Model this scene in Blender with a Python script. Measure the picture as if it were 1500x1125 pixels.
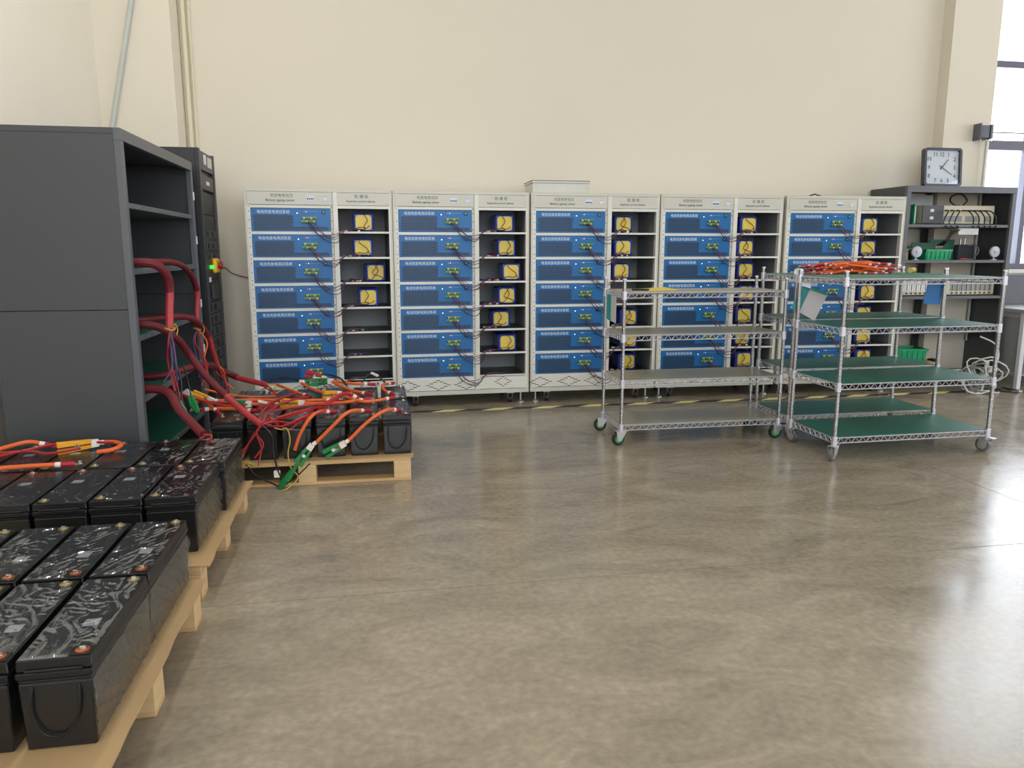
import bpy, bmesh, math, random
from mathutils import Vector, Matrix, noise
PI = math.pi
random.seed(7)
sc = bpy.context.scene
for o in list(bpy.data.objects): bpy.data.objects.remove(o)
C = sc.collection

# ------------------------------------------------------------------ camera, sky, light, exposure
cam_d = bpy.data.cameras.new('camera'); cam = bpy.data.objects.new('camera', cam_d); C.objects.link(cam)
cam_d.sensor_fit = 'HORIZONTAL'; cam_d.sensor_width = 36.0; cam_d.lens = 36.0 * 1110 / 1500
cam_d.clip_start = 0.05; cam_d.clip_end = 300
cam.location = (0, 0, 1.35)
cam.rotation_euler = (math.radians(90 - 10.0), 0, math.radians(-10.2))
sc.camera = cam

w = bpy.data.worlds.new('sky'); sc.world = w; w.use_nodes = True
nt = w.node_tree; nt.nodes.clear()
wo = nt.nodes.new('ShaderNodeOutputWorld'); bg = nt.nodes.new('ShaderNodeBackground')
bg.inputs[0].default_value = (0.89, 0.925, 1.03, 1); bg.inputs[1].default_value = 6.5
nt.links.new(bg.outputs[0], wo.inputs[0])

vs = sc.view_settings
vs.view_transform = 'Standard'; vs.look = 'None'; vs.gamma = 1.0; vs.use_curve_mapping = False
vs.exposure = 0.20

def portal(loc, rot, sx, sy):
    l = bpy.data.lights.new('window_portal', 'AREA'); l.shape = 'RECTANGLE'; l.size = sx; l.size_y = sy
    l.cycles.is_portal = True
    o = bpy.data.objects.new('window_portal', l); C.objects.link(o); o.location = loc; o.rotation_euler = rot
XR, YB, XL, YF, ZC = 15.0, 7.15, -2.12, -6.0, 6.0     # right wall, back wall, left wall, wall behind the camera, ceiling
WZ0, WZ1 = 1.15, 5.2
BW = (6.30, 9.9)                                         # window in the back wall
RW = [(-5.6, -2.6), (-2.2, 0.8), (1.2, 4.2)]    # windows in the right wall
FW = [(-1.8, 1.0), (1.6, 4.4)]               # windows behind the camera
portal(((BW[0] + BW[1]) / 2, YB + .1, (WZ0 + WZ1) / 2), (math.radians(-90), 0, 0), BW[1] - BW[0], WZ1 - WZ0)
for a, b in RW: portal((XR + .1, (a + b) / 2, (WZ0 + WZ1) / 2), (0, math.radians(90), 0), WZ1 - WZ0, b - a)
for a, b in FW: portal(((a + b) / 2, YF - .1, (WZ0 + WZ1) / 2), (math.radians(90), 0, 0), b - a, WZ1 - WZ0)

# ------------------------------------------------------------------ materials
def lin(c):
    return tuple((v / 255 / 12.92) if v / 255 <= .04045 else ((v / 255 + .055) / 1.055) ** 2.4 for v in c)
MATS = {}
def M(name, rgb, rough=.5, metal=0., var=.06, scale=6., bump=0., bscale=80., spec=.5, coat=0., stretch=None, rvar=0.):
    m = bpy.data.materials.new(name); m.use_nodes = True; n = m.node_tree; L = n.links
    p = n.nodes['Principled BSDF']
    p.inputs['Roughness'].default_value = rough; p.inputs['Metallic'].default_value = metal
    p.inputs['Specular IOR Level'].default_value = spec; p.inputs['Coat Weight'].default_value = coat
    tc = n.nodes.new('ShaderNodeTexCoord'); mp = n.nodes.new('ShaderNodeMapping'); L.new(tc.outputs['Object'], mp.inputs[0])
    if stretch: mp.inputs['Scale'].default_value = stretch
    nz = n.nodes.new('ShaderNodeTexNoise'); nz.inputs['Scale'].default_value = scale; nz.inputs['Detail'].default_value = 5
    L.new(mp.outputs[0], nz.inputs[0])
    mx = n.nodes.new('ShaderNodeMix'); mx.data_type = 'RGBA'; c = lin(rgb)
    mx.inputs[6].default_value = tuple(max(0, v * (1 - var)) for v in c) + (1,)
    mx.inputs[7].default_value = tuple(min(1, v * (1 + var)) for v in c) + (1,)
    L.new(nz.outputs[0], mx.inputs[0]); L.new(mx.outputs[2], p.inputs['Base Color'])
    if rvar:
        mr = n.nodes.new('ShaderNodeMapRange'); mr.inputs[3].default_value = max(.02, rough - rvar); mr.inputs[4].default_value = rough + rvar
        L.new(nz.outputs[0], mr.inputs[0]); L.new(mr.outputs[0], p.inputs['Roughness'])
    if bump:
        n2 = n.nodes.new('ShaderNodeTexNoise'); n2.inputs['Scale'].default_value = bscale; n2.inputs['Detail'].default_value = 4
        L.new(mp.outputs[0], n2.inputs[0])
        b = n.nodes.new('ShaderNodeBump'); b.inputs['Strength'].default_value = bump; b.inputs['Distance'].default_value = .01
        L.new(n2.outputs[0], b.inputs['Height']); L.new(b.outputs[0], p.inputs['Normal'])
    MATS[name] = m; return m
def emis(name, rgb, s):
    m = M(name, rgb, .4); p = m.node_tree.nodes['Principled BSDF']
    p.inputs['Emission Color'].default_value = lin(rgb) + (1,); p.inputs['Emission Strength'].default_value = s
    return m

M('wall_paint', (233, 225, 208), .75, var=.02, scale=1.2, bump=.05, bscale=180)
M('wall_paint_lit', (248, 241, 226), .75, var=.02, scale=1.2, bump=.05, bscale=180)  # left wall only: its brighter lighting is put into a lighter wall colour
M('ceiling_paint', (222, 218, 208), .8, var=.02)
M('grey_frame', (96, 97, 112), .45, var=.04)
M('putty_steel', (214, 212, 200), .42, var=.025, scale=3)
M('putty_steel_bright', (233, 232, 224), .4, var=.02, scale=3)
M('cell_steel', (148, 150, 151), .5, var=.08, scale=5)
M('cell_floor', (70, 76, 76), .4, var=.1)
M('dark_slot', (40, 40, 40), .7)
M('blue_panel', (14, 108, 176), .38, var=.05, scale=4)
M('unit_body', (120, 124, 130), .45, metal=.6)
M('white_print', (222, 234, 244), .5)
M('pale_blue_print', (120, 170, 215), .5)
M('grey_print', (92, 92, 88), .6)
M('red_print', (190, 60, 60), .6)
M('switch_green', (20, 72, 66), .35)
M('terminal_green', (52, 112, 62), .4, var=.3, scale=90)
M('terminal_cream', (176, 192, 140), .4, var=.1)
emis('fill_lamp_diffuser', (255, 250, 240), 6.0)
emis('led_white', (235, 248, 255), 1.2)
emis('led_red', (230, 60, 120), .8)
emis('led_green', (60, 230, 90), .9)
M('pack_blue', (46, 66, 160), .22, var=.12, scale=14, bump=.15, bscale=50)
M('pack_yellow', (232, 204, 90), .4, var=.1, scale=20)
M('pack_pale', (176, 182, 120), .4)
M('wire_black', (26, 24, 26), .4)
M('wire_red', (168, 32, 36), .42, var=.15)
M('wire_violet', (82, 60, 112), .4)
M('wire_brown', (124, 46, 56), .4)
M('wire_yellow', (188, 160, 70), .45)
M('sleeve_red', (106, 22, 34), .55, var=.2, scale=60, bump=.25, bscale=300)
M('sleeve_bright', (184, 58, 62), .5, var=.1, scale=40)
M('orange_cable', (226, 104, 44), .42, var=.08, scale=20)
M('shrink_red', (176, 30, 48), .4)
M('white_band', (236, 232, 222), .5)
M('clip_green', (28, 128, 66), .38, var=.15)
M('clip_yellow', (236, 170, 40), .4)
M('lug_metal', (206, 200, 190), .25, metal=.9)
M('copper', (205, 120, 80), .28, metal=.85)
M('brass', (200, 180, 120), .3, metal=.85)
M('battery_black', (30, 31, 33), .28, var=.2, scale=14, bump=.12, bscale=12, coat=.2)
M('battery_lid', (22, 22, 24), .34, var=.15)
M('rope_black', (20, 20, 20), .6, bump=.4, bscale=150)
M('barcode_label', (178, 186, 188), .35, var=.1)
M('pallet_wood', (218, 186, 138), .65, var=.25, scale=5, stretch=(1, 1, 6), bump=.15, bscale=40)
M('pallet_plank', (208, 172, 122), .65, var=.25, scale=4, stretch=(.6, 4, 4), bump=.15, bscale=40)
M('cardboard', (190, 158, 114), .75, var=.08, scale=5, bump=.05)
M('shelf_dark', (74, 76, 79), .42, var=.03, scale=3)
M('shelf_inner', (46, 49, 54), .45, var=.05)
M('shelf_edge', (98, 100, 106), .4, var=.03)
M('mat_green', (46, 116, 96), .42, var=.08, scale=4, rvar=.08)
M('mat_beige', (170, 166, 150), .36, var=.1, scale=3, rvar=.08)
M('chrome', (184, 184, 187), .2, metal=1., var=.05)
M('zinc', (206, 206, 210), .38, metal=.8, var=.1)
M('chrome_wire', (214, 214, 224), .42, metal=.65, var=.05)
M('tyre_black', (34, 34, 36), .5)
M('wheel_green', (70, 168, 72), .4)
M('wheel_grey', (104, 104, 106), .35)
M('rack_black', (46, 47, 50), .4, var=.1)
M('rack_panel', (62, 63, 67), .42, var=.1, scale=10)
M('rack_slot', (20, 20, 22), .6)
M('white_plastic', (232, 232, 232), .4)
M('estop_yellow', (240, 180, 30), .4)
M('estop_red', (150, 24, 30), .35)
M('clock_rim', (58, 60, 72), .3)
M('clock_face', (224, 228, 234), .5)
M('clock_digit', (84, 84, 92), .5)
M('instrument_cream', (214, 206, 178), .45, var=.05)
M('instrument_dark', (76, 78, 84), .45)
M('instrument_green', (32, 92, 78), .45)
M('paper', (214, 216, 216), .7)
M('crate_green', (40, 168, 116), .4, var=.08)
M('board_green', (42, 106, 84), .5, var=.06)
M('carton', (206, 160, 116), .7)
M('fan_grey', (196, 200, 212), .35)
M('fan_dark', (80, 86, 100), .4)
M('folder_blue', (40, 120, 190), .5, var=.04)
M('tag_teal', (40, 150, 150), .5, var=.08)
M('tag_grey', (200, 196, 198), .6)
M('cable_white', (216, 218, 210), .45)
M('cable_grey', (128, 130, 132), .45)
M('pipe_cream', (226, 216, 188), .45)
M('conduit_grey', (196, 200, 192), .45)
M('bench_white', (222, 222, 228), .35)
M('bench_grey', (150, 152, 152), .45)
M('spool_yellow', (206, 190, 100), .5)
M('yellow_sheet', (236, 214, 60), .5)
M('facade', (226, 222, 212), .8)
M('facade_window', (150, 156, 162), .3)
M('bolt_dark', (60, 58, 54), .4, metal=.6)
M('box_cream', (218, 217, 208), .45)
M('vent_light', (236, 236, 230), .5)
M('tape_yellow', (244, 236, 160), .5); M('tape_black', (40, 40, 58), .45)

# floor: polished grey concrete
m = M('concrete', (128, 122, 109), .2, var=.10, scale=1.1)
n = m.node_tree; L = n.links; p = n.nodes['Principled BSDF']
tc = n.nodes['Texture Coordinate']
na = n.nodes.new('ShaderNodeTexNoise'); na.inputs['Scale'].default_value = 2.2; na.inputs['Detail'].default_value = 9; na.inputs['Roughness'].default_value = .68; na.inputs['Distortion'].default_value = 1.2
nb = n.nodes.new('ShaderNodeTexNoise'); nb.inputs['Scale'].default_value = 34; nb.inputs['Detail'].default_value = 4
mpf = n.nodes.new('ShaderNodeMapping'); mpf.inputs['Scale'].default_value = (.8, 1.5, 1)
geo = n.nodes.new('ShaderNodeNewGeometry')
L.new(geo.outputs['Position'], mpf.inputs[0]); L.new(mpf.outputs[0], na.inputs[0]); L.new(geo.outputs['Position'], nb.inputs[0])
r1 = n.nodes.new('ShaderNodeValToRGB'); e = r1.color_ramp.elements
e[0].position = .30; e[0].color = lin((143, 132, 115)) + (1,); e[1].position = .72; e[1].color = lin((182, 170, 150)) + (1,)
L.new(na.outputs[0], r1.inputs[0])
r2 = n.nodes.new('ShaderNodeValToRGB'); e = r2.color_ramp.elements
e[0].position = .35; e[0].color = (.86, .86, .86, 1); e[1].position = .7; e[1].color = (1.08, 1.08, 1.08, 1)
L.new(nb.outputs[0], r2.inputs[0])
mu = n.nodes.new('ShaderNodeMix'); mu.data_type = 'RGBA'; mu.blend_type = 'MULTIPLY'; mu.inputs[0].default_value = 1
L.new(r1.outputs[0], mu.inputs[6]); L.new(r2.outputs[0], mu.inputs[7]); L.new(mu.outputs[2], p.inputs['Base Color'])
mr = n.nodes.new('ShaderNodeMapRange'); mr.inputs[1].default_value = .3; mr.inputs[2].default_value = .7; mr.inputs[3].default_value = .12; mr.inputs[4].default_value = .26
L.new(na.outputs[0], mr.inputs[0]); L.new(mr.outputs[0], p.inputs['Roughness'])
bp = n.nodes.new('ShaderNodeBump'); bp.inputs['Strength'].default_value = .05; bp.inputs['Distance'].default_value = .02
L.new(na.outputs[0], bp.inputs['Height']); L.new(bp.outputs[0], p.inputs['Normal'])
M('joint_fill', (176, 168, 150), .6)

# perforated grille: staggered dark holes in blue sheet
m = M('blue_grille', (18, 60, 112), .4); n = m.node_tree; L = n.links; p = n.nodes['Principled BSDF']
br = n.nodes.new('ShaderNodeTexBrick'); br.offset = .5; br.inputs['Scale'].default_value = 1.0
br.inputs['Color1'].default_value = lin((8, 18, 34)) + (1,); br.inputs['Color2'].default_value = lin((13, 26, 46)) + (1,)
br.inputs['Mortar'].default_value = lin((46, 118, 178)) + (1,)
br.inputs['Brick Width'].default_value = .0200; br.inputs['Row Height'].default_value = .0120; br.inputs['Mortar Size'].default_value = .0013; br.inputs['Mortar Smooth'].default_value = .3
mpg = n.nodes.new('ShaderNodeMapping'); mpg.inputs['Rotation'].default_value = (-PI / 2, 0, 0)
L.new(n.nodes['Texture Coordinate'].outputs['Object'], mpg.inputs[0]); L.new(mpg.outputs[0], br.inputs[0]); L.new(br.outputs[0], p.inputs['Base Color'])
# glass and stretch film
def thin(name, fac, tint, rough, bump=0, bscale=30):
    m = bpy.data.materials.new(name); m.use_nodes = True; n = m.node_tree; L = n.links; n.nodes.clear()
    out = n.nodes.new('ShaderNodeOutputMaterial'); mx = n.nodes.new('ShaderNodeMixShader')
    t = n.nodes.new('ShaderNodeBsdfTransparent'); g = n.nodes.new('ShaderNodeBsdfGlossy'); g.inputs['Roughness'].default_value = rough; g.inputs[0].default_value = (.86, .92, 1.0, 1)
    t.inputs[0].default_value = tint + (1,)
    nz = n.nodes.new('ShaderNodeTexNoise'); nz.inputs['Scale'].default_value = bscale; nz.inputs['Detail'].default_value = 3
    tc = n.nodes.new('ShaderNodeTexCoord'); L.new(tc.outputs['Object'], nz.inputs[0])
    mr = n.nodes.new('ShaderNodeMapRange'); mr.inputs[3].default_value = fac * .8; mr.inputs[4].default_value = fac * 1.2
    L.new(nz.outputs[0], mr.inputs[0]); L.new(mr.outputs[0], mx.inputs[0])
    if bump:
        b = n.nodes.new('ShaderNodeBump'); b.inputs['Strength'].default_value = bump; b.inputs['Distance'].default_value = .01
        L.new(nz.outputs[0], b.inputs['Height']); L.new(b.outputs[0], g.inputs['Normal'])
    L.new(t.outputs[0], mx.inputs[1]); L.new(g.outputs[0], mx.inputs[2]); L.new(mx.outputs[0], out.inputs[0])
    MATS[name] = m
thin('window_glass', .05, (.97, .985, .98), .02)
thin('stretch_film', .26, (.96, .96, .97), .11, .12, 60)
thin('clock_glass', .035, (.97, .98, .99), .03)

# ------------------------------------------------------------------ mesh helpers
class MB:
    def __init__(s): s.v = []; s.f = []
    def add(s, v, f):
        k = len(s.v); s.v += [tuple(q) for q in v]; s.f += [tuple(i + k for i in q) for q in f]; return s
    def box(s, x0, x1, y0, y1, z0, z1):
        return s.add([(x0, y0, z0), (x1, y0, z0), (x1, y1, z0), (x0, y1, z0), (x0, y0, z1), (x1, y0, z1), (x1, y1, z1), (x0, y1, z1)],
                     [(0, 3, 2, 1), (4, 5, 6, 7), (0, 1, 5, 4), (1, 2, 6, 5), (2, 3, 7, 6), (3, 0, 4, 7)])
    def taper(s, b0, b1, z0, z1):          # b = (x0,x1,y0,y1)
        v = [(b0[0], b0[2], z0), (b0[1], b0[2], z0), (b0[1], b0[3], z0), (b0[0], b0[3], z0), (b1[0], b1[2], z1), (b1[1], b1[2], z1), (b1[1], b1[3], z1), (b1[0], b1[3], z1)]
        return s.add(v, [(0, 3, 2, 1), (4, 5, 6, 7), (0, 1, 5, 4), (1, 2, 6, 5), (2, 3, 7, 6), (3, 0, 4, 7)])
    def tube(s, pts, r, n=8, closed=False, cap=True):
        pts = [Vector(q) for q in pts]; N = len(pts); rs = r if isinstance(r, (list, tuple)) else [r] * N
        T = []
        for i in range(N):
            a = pts[(i - 1) % N] if (closed or i > 0) else pts[0]; b = pts[(i + 1) % N] if (closed or i < N - 1) else pts[-1]
            d = b - a; T.append(d.normalized() if d.length > 1e-9 else Vector((0, 0, 1)))
        u = T[0].orthogonal().normalized(); v = []; f = []
        for i in range(N):
            u = (u - T[i] * u.dot(T[i])); u = u.normalized() if u.length > 1e-6 else T[i].orthogonal().normalized()
            q = T[i].cross(u)
            for k in range(n):
                an = 2 * PI * k / n; v.append(pts[i] + (u * math.cos(an) + q * math.sin(an)) * rs[i])
        for i in range(N if closed else N - 1):
            j = (i + 1) % N
            for k in range(n): f.append((i * n + k, i * n + (k + 1) % n, j * n + (k + 1) % n, j * n + k))
        if cap and not closed:
            f.append(tuple(range(n))[::-1]); f.append(tuple((N - 1) * n + k for k in range(n)))
        return s.add(v, f)
    def cyl(s, p0, p1, r, n=12): return s.tube([p0, p1], r, n)
    def lathe(s, prof, o=(0, 0, 0), axis='z', n=16):     # prof: (radius, height)
        v = []; f = []; o = Vector(o)
        for r, h in prof:
            for k in range(n):
                a = 2 * PI * k / n; c, d = r * math.cos(a), r * math.sin(a)
                v.append(o + (Vector((c, d, h)) if axis == 'z' else Vector((h, c, d)) if axis == 'x' else Vector((d, h, c))))
        for i in range(len(prof) - 1):
            for k in range(n): f.append((i * n + k, i * n + (k + 1) % n, (i + 1) * n + (k + 1) % n, (i + 1) * n + k))
        f.append(tuple(range(n))[::-1]); f.append(tuple((len(prof) - 1) * n + k for k in range(n)))
        return s.add(v, f)
    def prism(s, poly, y0, y1):            # poly of (x,z), extruded along y
        k = len(poly); v = [(x, y0, z) for x, z in poly] + [(x, y1, z) for x, z in poly]
        f = [tuple(range(k)), tuple(range(k, 2 * k))[::-1]] + [((i + 1) % k, i, k + i, k + (i + 1) % k) for i in range(k)]
        return s.add(v, f)
    def mesh(s, name, mat, bevel=0., smooth=35):
        me = bpy.data.meshes.new(name); me.from_pydata(s.v, [], s.f)
        bm = bmesh.new(); bm.from_mesh(me)
        if bevel: bmesh.ops.bevel(bm, geom=bm.edges[:], offset=bevel, segments=1, affect='EDGES', profile=.5, clamp_overlap=True)
        bmesh.ops.recalc_face_normals(bm, faces=bm.faces[:]); bm.to_mesh(me); bm.free()
        me.materials.append(MATS[mat])
        if smooth: me.shade_smooth(); me.set_sharp_from_angle(angle=math.radians(smooth))
        return me
    def build(s, name, mat, parent=None, bevel=0., smooth=35):
        return put(name, s.mesh(name, mat, bevel, smooth), parent)
def put(name, me, parent=None, loc=None, rot=None):
    o = bpy.data.objects.new(name, me); C.objects.link(o)
    if parent: o.parent = parent
    if loc is not None: o.location = loc
    if rot is not None: o.rotation_euler = rot
    return o
def tag(o, label=None, cat=None, group=None, kind=None):
    if label: o['label'] = label
    if cat: o['category'] = cat
    if group: o['group'] = group
    if kind: o['kind'] = kind
    return o
def thing(name, label, cat, loc=(0, 0, 0), rz=0, group=None):
    o = bpy.data.objects.new(name, None); C.objects.link(o); o.location = loc; o.rotation_euler = (0, 0, rz)
    o.empty_display_size = .05
    return tag(o, label, cat, group)
def copy_tree(o, parent=None):
    c = o.copy(); C.objects.link(c); c.parent = parent
    for ch in o.children: copy_tree(ch, c)
    return c
def B(x0, x1, y0, y1, z0, z1): return MB().box(x0, x1, y0, y1, z0, z1)
def cat(pts, k=6):                             # Catmull-Rom smoothing
    P = [Vector(q) for q in pts]; P = [P[0] * 2 - P[1]] + P + [P[-1] * 2 - P[-2]]; out = []
    for i in range(1, len(P) - 2):
        for j in range(k):
            t = j / k; a, b, c, d = P[i - 1], P[i], P[i + 1], P[i + 2]
            out.append(.5 * ((2 * b) + (c - a) * t + (2 * a - 5 * b + 4 * c - d) * t * t + (3 * b - a - 3 * c + d) * t ** 3))
    return out + [P[-2]]
_tx = {}
def text_mesh(body, size, mat, bold=0., align='LEFT'):
    key = (body, size, mat, bold, align)
    if key not in _tx:
        cu = bpy.data.curves.new('lettering', 'FONT'); cu.body = body; cu.size = size; cu.extrude = .0004; cu.offset = bold; cu.align_x = align
        cu.resolution_u = 2
        o = bpy.data.objects.new('lettering', cu); C.objects.link(o); bpy.context.view_layer.update()
        me = bpy.data.meshes.new_from_object(o.evaluated_get(bpy.context.evaluated_depsgraph_get()))
        bpy.data.objects.remove(o); bpy.data.curves.remove(cu)
        me.materials.clear(); me.materials.append(MATS[mat]); _tx[key] = me
    return _tx[key]
def text(name, body, size, mat, parent, loc, rot=(PI / 2, 0, 0), bold=0., width=None, align='LEFT'):
    me = text_mesh(body, size, mat, bold, align); o = put(name, me, parent, loc, rot)
    if width:
        xs = [v.co.x for v in me.vertices]; o.scale.x = width / (max(xs) - min(xs))
    return o
ORD = ['topmost', 'second from the top', 'third from the top', 'fourth from the top', 'fifth from the top', 'sixth from the top', 'bottom']

# ------------------------------------------------------------------ the setting
fl = tag(B(XL - .2, XR + .2, YF - .2, YB + .2, -.12, -.004).build('floor', 'joint_fill', smooth=0), 'polished grey concrete floor slab with thin saw-cut joints', kind='structure')
gx = [XL - .2, 3.43, 9.43, XR + .2]; gy = [YF - .2, -3.11, 2.885, YB + .2]; g = .0022
for i in range(len(gx) - 1):
    for j in range(len(gy) - 1):
        B(gx[i] + g, gx[i + 1] - g, gy[j] + g, gy[j + 1] - g, -.004, 0).build('slab', 'concrete', fl, smooth=0)
tag(B(XL - .2, XR + .2, YF - .2, YB + .2, ZC, ZC + .15).build('ceiling', 'ceiling_paint', smooth=0), kind='structure')
def wall(name, horiz, c, t, a0, a1, holes):       # horiz: wall runs along x at y=c
    mb = MB(); cuts = sorted(holes); x = a0
    def bb(u0, u1, z0, z1):
        if horiz: mb.box(u0, u1, min(c, c + t), max(c, c + t), z0, z1)
        else: mb.box(min(c, c + t), max(c, c + t), u0, u1, z0, z1)
    for a, b in cuts:
        bb(x, a, 0, ZC); bb(a, b, 0, WZ0); bb(a, b, WZ1, ZC); x = b
    bb(x, a1, 0, ZC)
    return tag(mb.build(name, 'wall_paint_lit' if name == 'wall_left' else 'wall_paint', smooth=0), kind='structure')
wb = wall('wall_back', True, YB, .2, XL - .2, XR + .2, [BW])
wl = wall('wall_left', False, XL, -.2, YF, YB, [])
wall('wall_right', False, XR, .2, YF, YB, RW)
wall('wall_front', True, YF, -.2, XL - .2, XR + .2, FW)
B(XL, -1.543, 6.84, YB, 0, ZC).build('column', 'wall_paint', wb, smooth=0)
B(5.64, 6.17, 7.0, YB, 0, ZC).build('column', 'wall_paint', wb, smooth=0)
MB().cyl((-1.505, 7.125, 0), (-1.505, 7.125, ZC), .022, 10).build('pipe', 'pipe_cream', wb)
MB().cyl((-1.46, 7.135, 0), (-1.46, 7.135, ZC), .012, 8).build('pipe', 'pipe_cream', wb)
MB().tube(cat([(-2.10, 6.815, 2.02), (-2.035, 6.815, 2.322), (-1.93, 6.815, 2.78), (-1.813, 6.815, 3.292), (-1.60, 6.815, 4.2)]), .022, 8).build('conduit', 'conduit_grey', wb)

nwin = [0]
def window(horiz, c, a0, a1, sign, mull):
    nwin[0] += 1
    fr = MB(); d0, d1 = (c + .05 * sign, c + .13 * sign); d0, d1 = min(d0, d1), max(d0, d1)
    def bb(mb, u0, u1, z0, z1, e0=d0, e1=d1):
        if horiz: mb.box(u0, u1, e0, e1, z0, z1)
        else: mb.box(e0, e1, u0, u1, z0, z1)
    bb(fr, a0, a1, WZ0, WZ0 + .06); bb(fr, a0, a1, WZ1 - .06, WZ1); bb(fr, a0, a0 + .03, WZ0, WZ1); bb(fr, a1 - .05, a1, WZ0, WZ1)
    o = tag(fr.build('window_%d' % nwin[0], 'grey_frame', smooth=0), kind='structure')
    us = [a0 + .03] + mull + [a1 - .05]
    for u in mull: mb = MB(); bb(mb, u - .03, u + .03, WZ0 + .06, WZ1 - .06); mb.build('mullion', 'grey_frame', o, smooth=0)
    for z0, z1 in ((2.385, 2.48), (3.20, 3.265)):
        mb = MB(); bb(mb, a0 + .03, a1 - .05, z0, z1); mb.build('transom', 'grey_frame', o, smooth=0)
    zs = [WZ0 + .06, 2.385, 2.48, 3.20, 3.265, WZ1 - .06]; dm = (d0 + d1) / 2
    for i in range(len(us) - 1):
        for z0, z1 in ((zs[0], zs[1]), (zs[2], zs[3]), (zs[4], zs[5])):
            mb = MB(); bb(mb, us[i] + .02, us[i + 1] - .02, z0, z1, dm - .003, dm + .003); mb.build('pane', 'window_glass', o, smooth=0)
    return o
ow = window(True, YB, BW[0], BW[1], 1, [6.85, 7.75, 8.75])
B(6.33, 9.8, YB + .06, YB + .08, 2.555, 2.567).build('stay_bar', 'grey_frame', ow, smooth=0)
B(6.28, 9.92, YB - .03, YB + .05, WZ0 - .04, WZ0).build('sill', 'putty_steel_bright', ow, smooth=0)
for a, b in RW: window(False, XR, a, b, 1, [a + (b - a) / 2])
for a, b in FW: window(True, YF, a, b, -1, [a + (b - a) / 3, a + 2 * (b - a) / 3])
# pale building outside the back window
bd = thing('neighbouring_building', 'pale building with dark windows seen through the window at the right', 'building', (30, 38, -1))
B(-2, 26, 0, 10, 0, 5.6).build('facade_wall', 'facade', bd, smooth=0)
B(-2.3, 26.3, -.3, 10.3, 5.6, 5.8).build('roof_edge', 'facade', bd, smooth=0)
for i in range(9):
    for z in (1.2, 3.7):
        f = B(i * 2.8, i * 2.8 + 1.3, -.05, .02, z, z + 1.3).build('window', 'facade', bd, smooth=0)
        B(i * 2.8 + .1, i * 2.8 + 1.2, -.07, -.05, z + .1, z + 1.2).build('pane', 'facade_window', f, smooth=0)

# fill lamp added out of view over the left bay to brighten the wall
for k, (x, y, lb) in enumerate(((-1.0, 3.9, 'unseen long fill lamp added over the left pallets to brighten the left wall'),)):
    lp_ = thing('added_fill_lamp', lb, 'lamp', (x, y, 4.7), 0)
    B(-.14, .14, -.8, .8, .03, .09).build('housing', 'putty_steel_bright', lp_, .004); B(-.12, .12, -.78, .78, .012, .03).build('diffuser', 'fill_lamp_diffuser', lp_)
    for yy in (-.6, .6): MB().cyl((0, yy, .09), (0, yy, ZC - 4.7), .006, 6).build('hanger_rod', 'zinc', lp_)
    ld = bpy.data.lights.new('added_fill_light', 'AREA'); ld.shape = 'RECTANGLE'; ld.size = .24; ld.size_y = 1.56; ld.energy = 26; ld.color = (1.0, .96, .90)
    lo = bpy.data.objects.new('added_fill_light', ld); C.objects.link(lo); lo.parent = lp_; lo.location = (0, 0, .008)

# hazard tape on the floor
tp = MB(); tk = MB(); x = .2; y0, y1 = 6.30, 6.375; i = 0
while x < 5.75:
    q = (tp if i % 2 else tk); wd = .19 if i % 2 else .24
    q.add([(x, y0, .0012), (x + wd, y0, .0012), (x + wd + .12, y1, .0012), (x + .12, y1, .0012), (x, y0, 0), (x + wd, y0, 0), (x + wd + .12, y1, 0), (x + .12, y1, 0)],
          [(0, 1, 2, 3), (7, 6, 5, 4), (0, 4, 5, 1), (1, 5, 6, 2), (2, 6, 7, 3), (3, 7, 4, 0)])
    x += wd; i += 1
t = thing('floor_tape', 'yellow and black striped hazard tape along the floor before the cabinets', 'tape', (0, 0, 0))
tk.build('black_stripes', 'tape_black', t, smooth=0); tp.build('yellow_stripes', 'tape_yellow', t, smooth=0)

# ------------------------------------------------------------------ battery ageing cabinets
CABW = 1.165; CH = 1.84; CD = .52
UX0, UX1, MX1, RX0 = .046, .665, .724, 1.135
RZ = [1.503 - .2069 * k for k in range(7)]            # bottom of each row
UH = .18
POSTS = [(355, -1.0, 6.44), (0, .166, 6.52), (0, 1.345, 6.55), (0, 2.52, 6.545), (0, 3.715, 6.52), (0, 4.875, 6.45)]
def caster_mesh(parent, loc, r=.032, mat_w='tyre_black', rot=0):
    c = bpy.data.objects.new('caster', None); C.objects.link(c); c.parent = parent; c.location = loc; c.rotation_euler = (0, 0, rot); c.empty_display_size = .03
    return c
def cab_caster(parent, x, y):
    # a caster on the cabinet base: fork plates as the part, the wheel as its sub-part
    mb = MB(); mb.box(-.035, .035, -.035, .035, .092, .1)
    for s in (-.02, .016): mb.add([(s, -.032, .094), (s + .004, -.032, .094), (s + .004, .032, .094), (s, .032, .094), (s, .004, .022), (s + .004, .004, .022), (s + .004, .022, .022), (s, .022, .022)],
                                  [(0, 3, 2, 1), (4, 5, 6, 7), (0, 1, 5, 4), (1, 2, 6, 5), (2, 3, 7, 6), (3, 0, 4, 7)])
    f = put('caster', caster_cache('cabf', lambda: mb.mesh('caster', 'zinc')), parent, (x, y, 0))
    put('wheel', caster_cache('cabw', lambda: MB().lathe([(.01, -.013), (.03, -.013), (.033, -.008), (.033, .008), (.03, .013), (.01, .013)], (0, .012, .033), 'x', 16).mesh('wheel', 'tyre_black')), f)
_cc = {}
def caster_cache(k, fn):
    if k not in _cc: _cc[k] = fn()
    return _cc[k]
def cached(k, fn): return caster_cache(k, fn)

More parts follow.
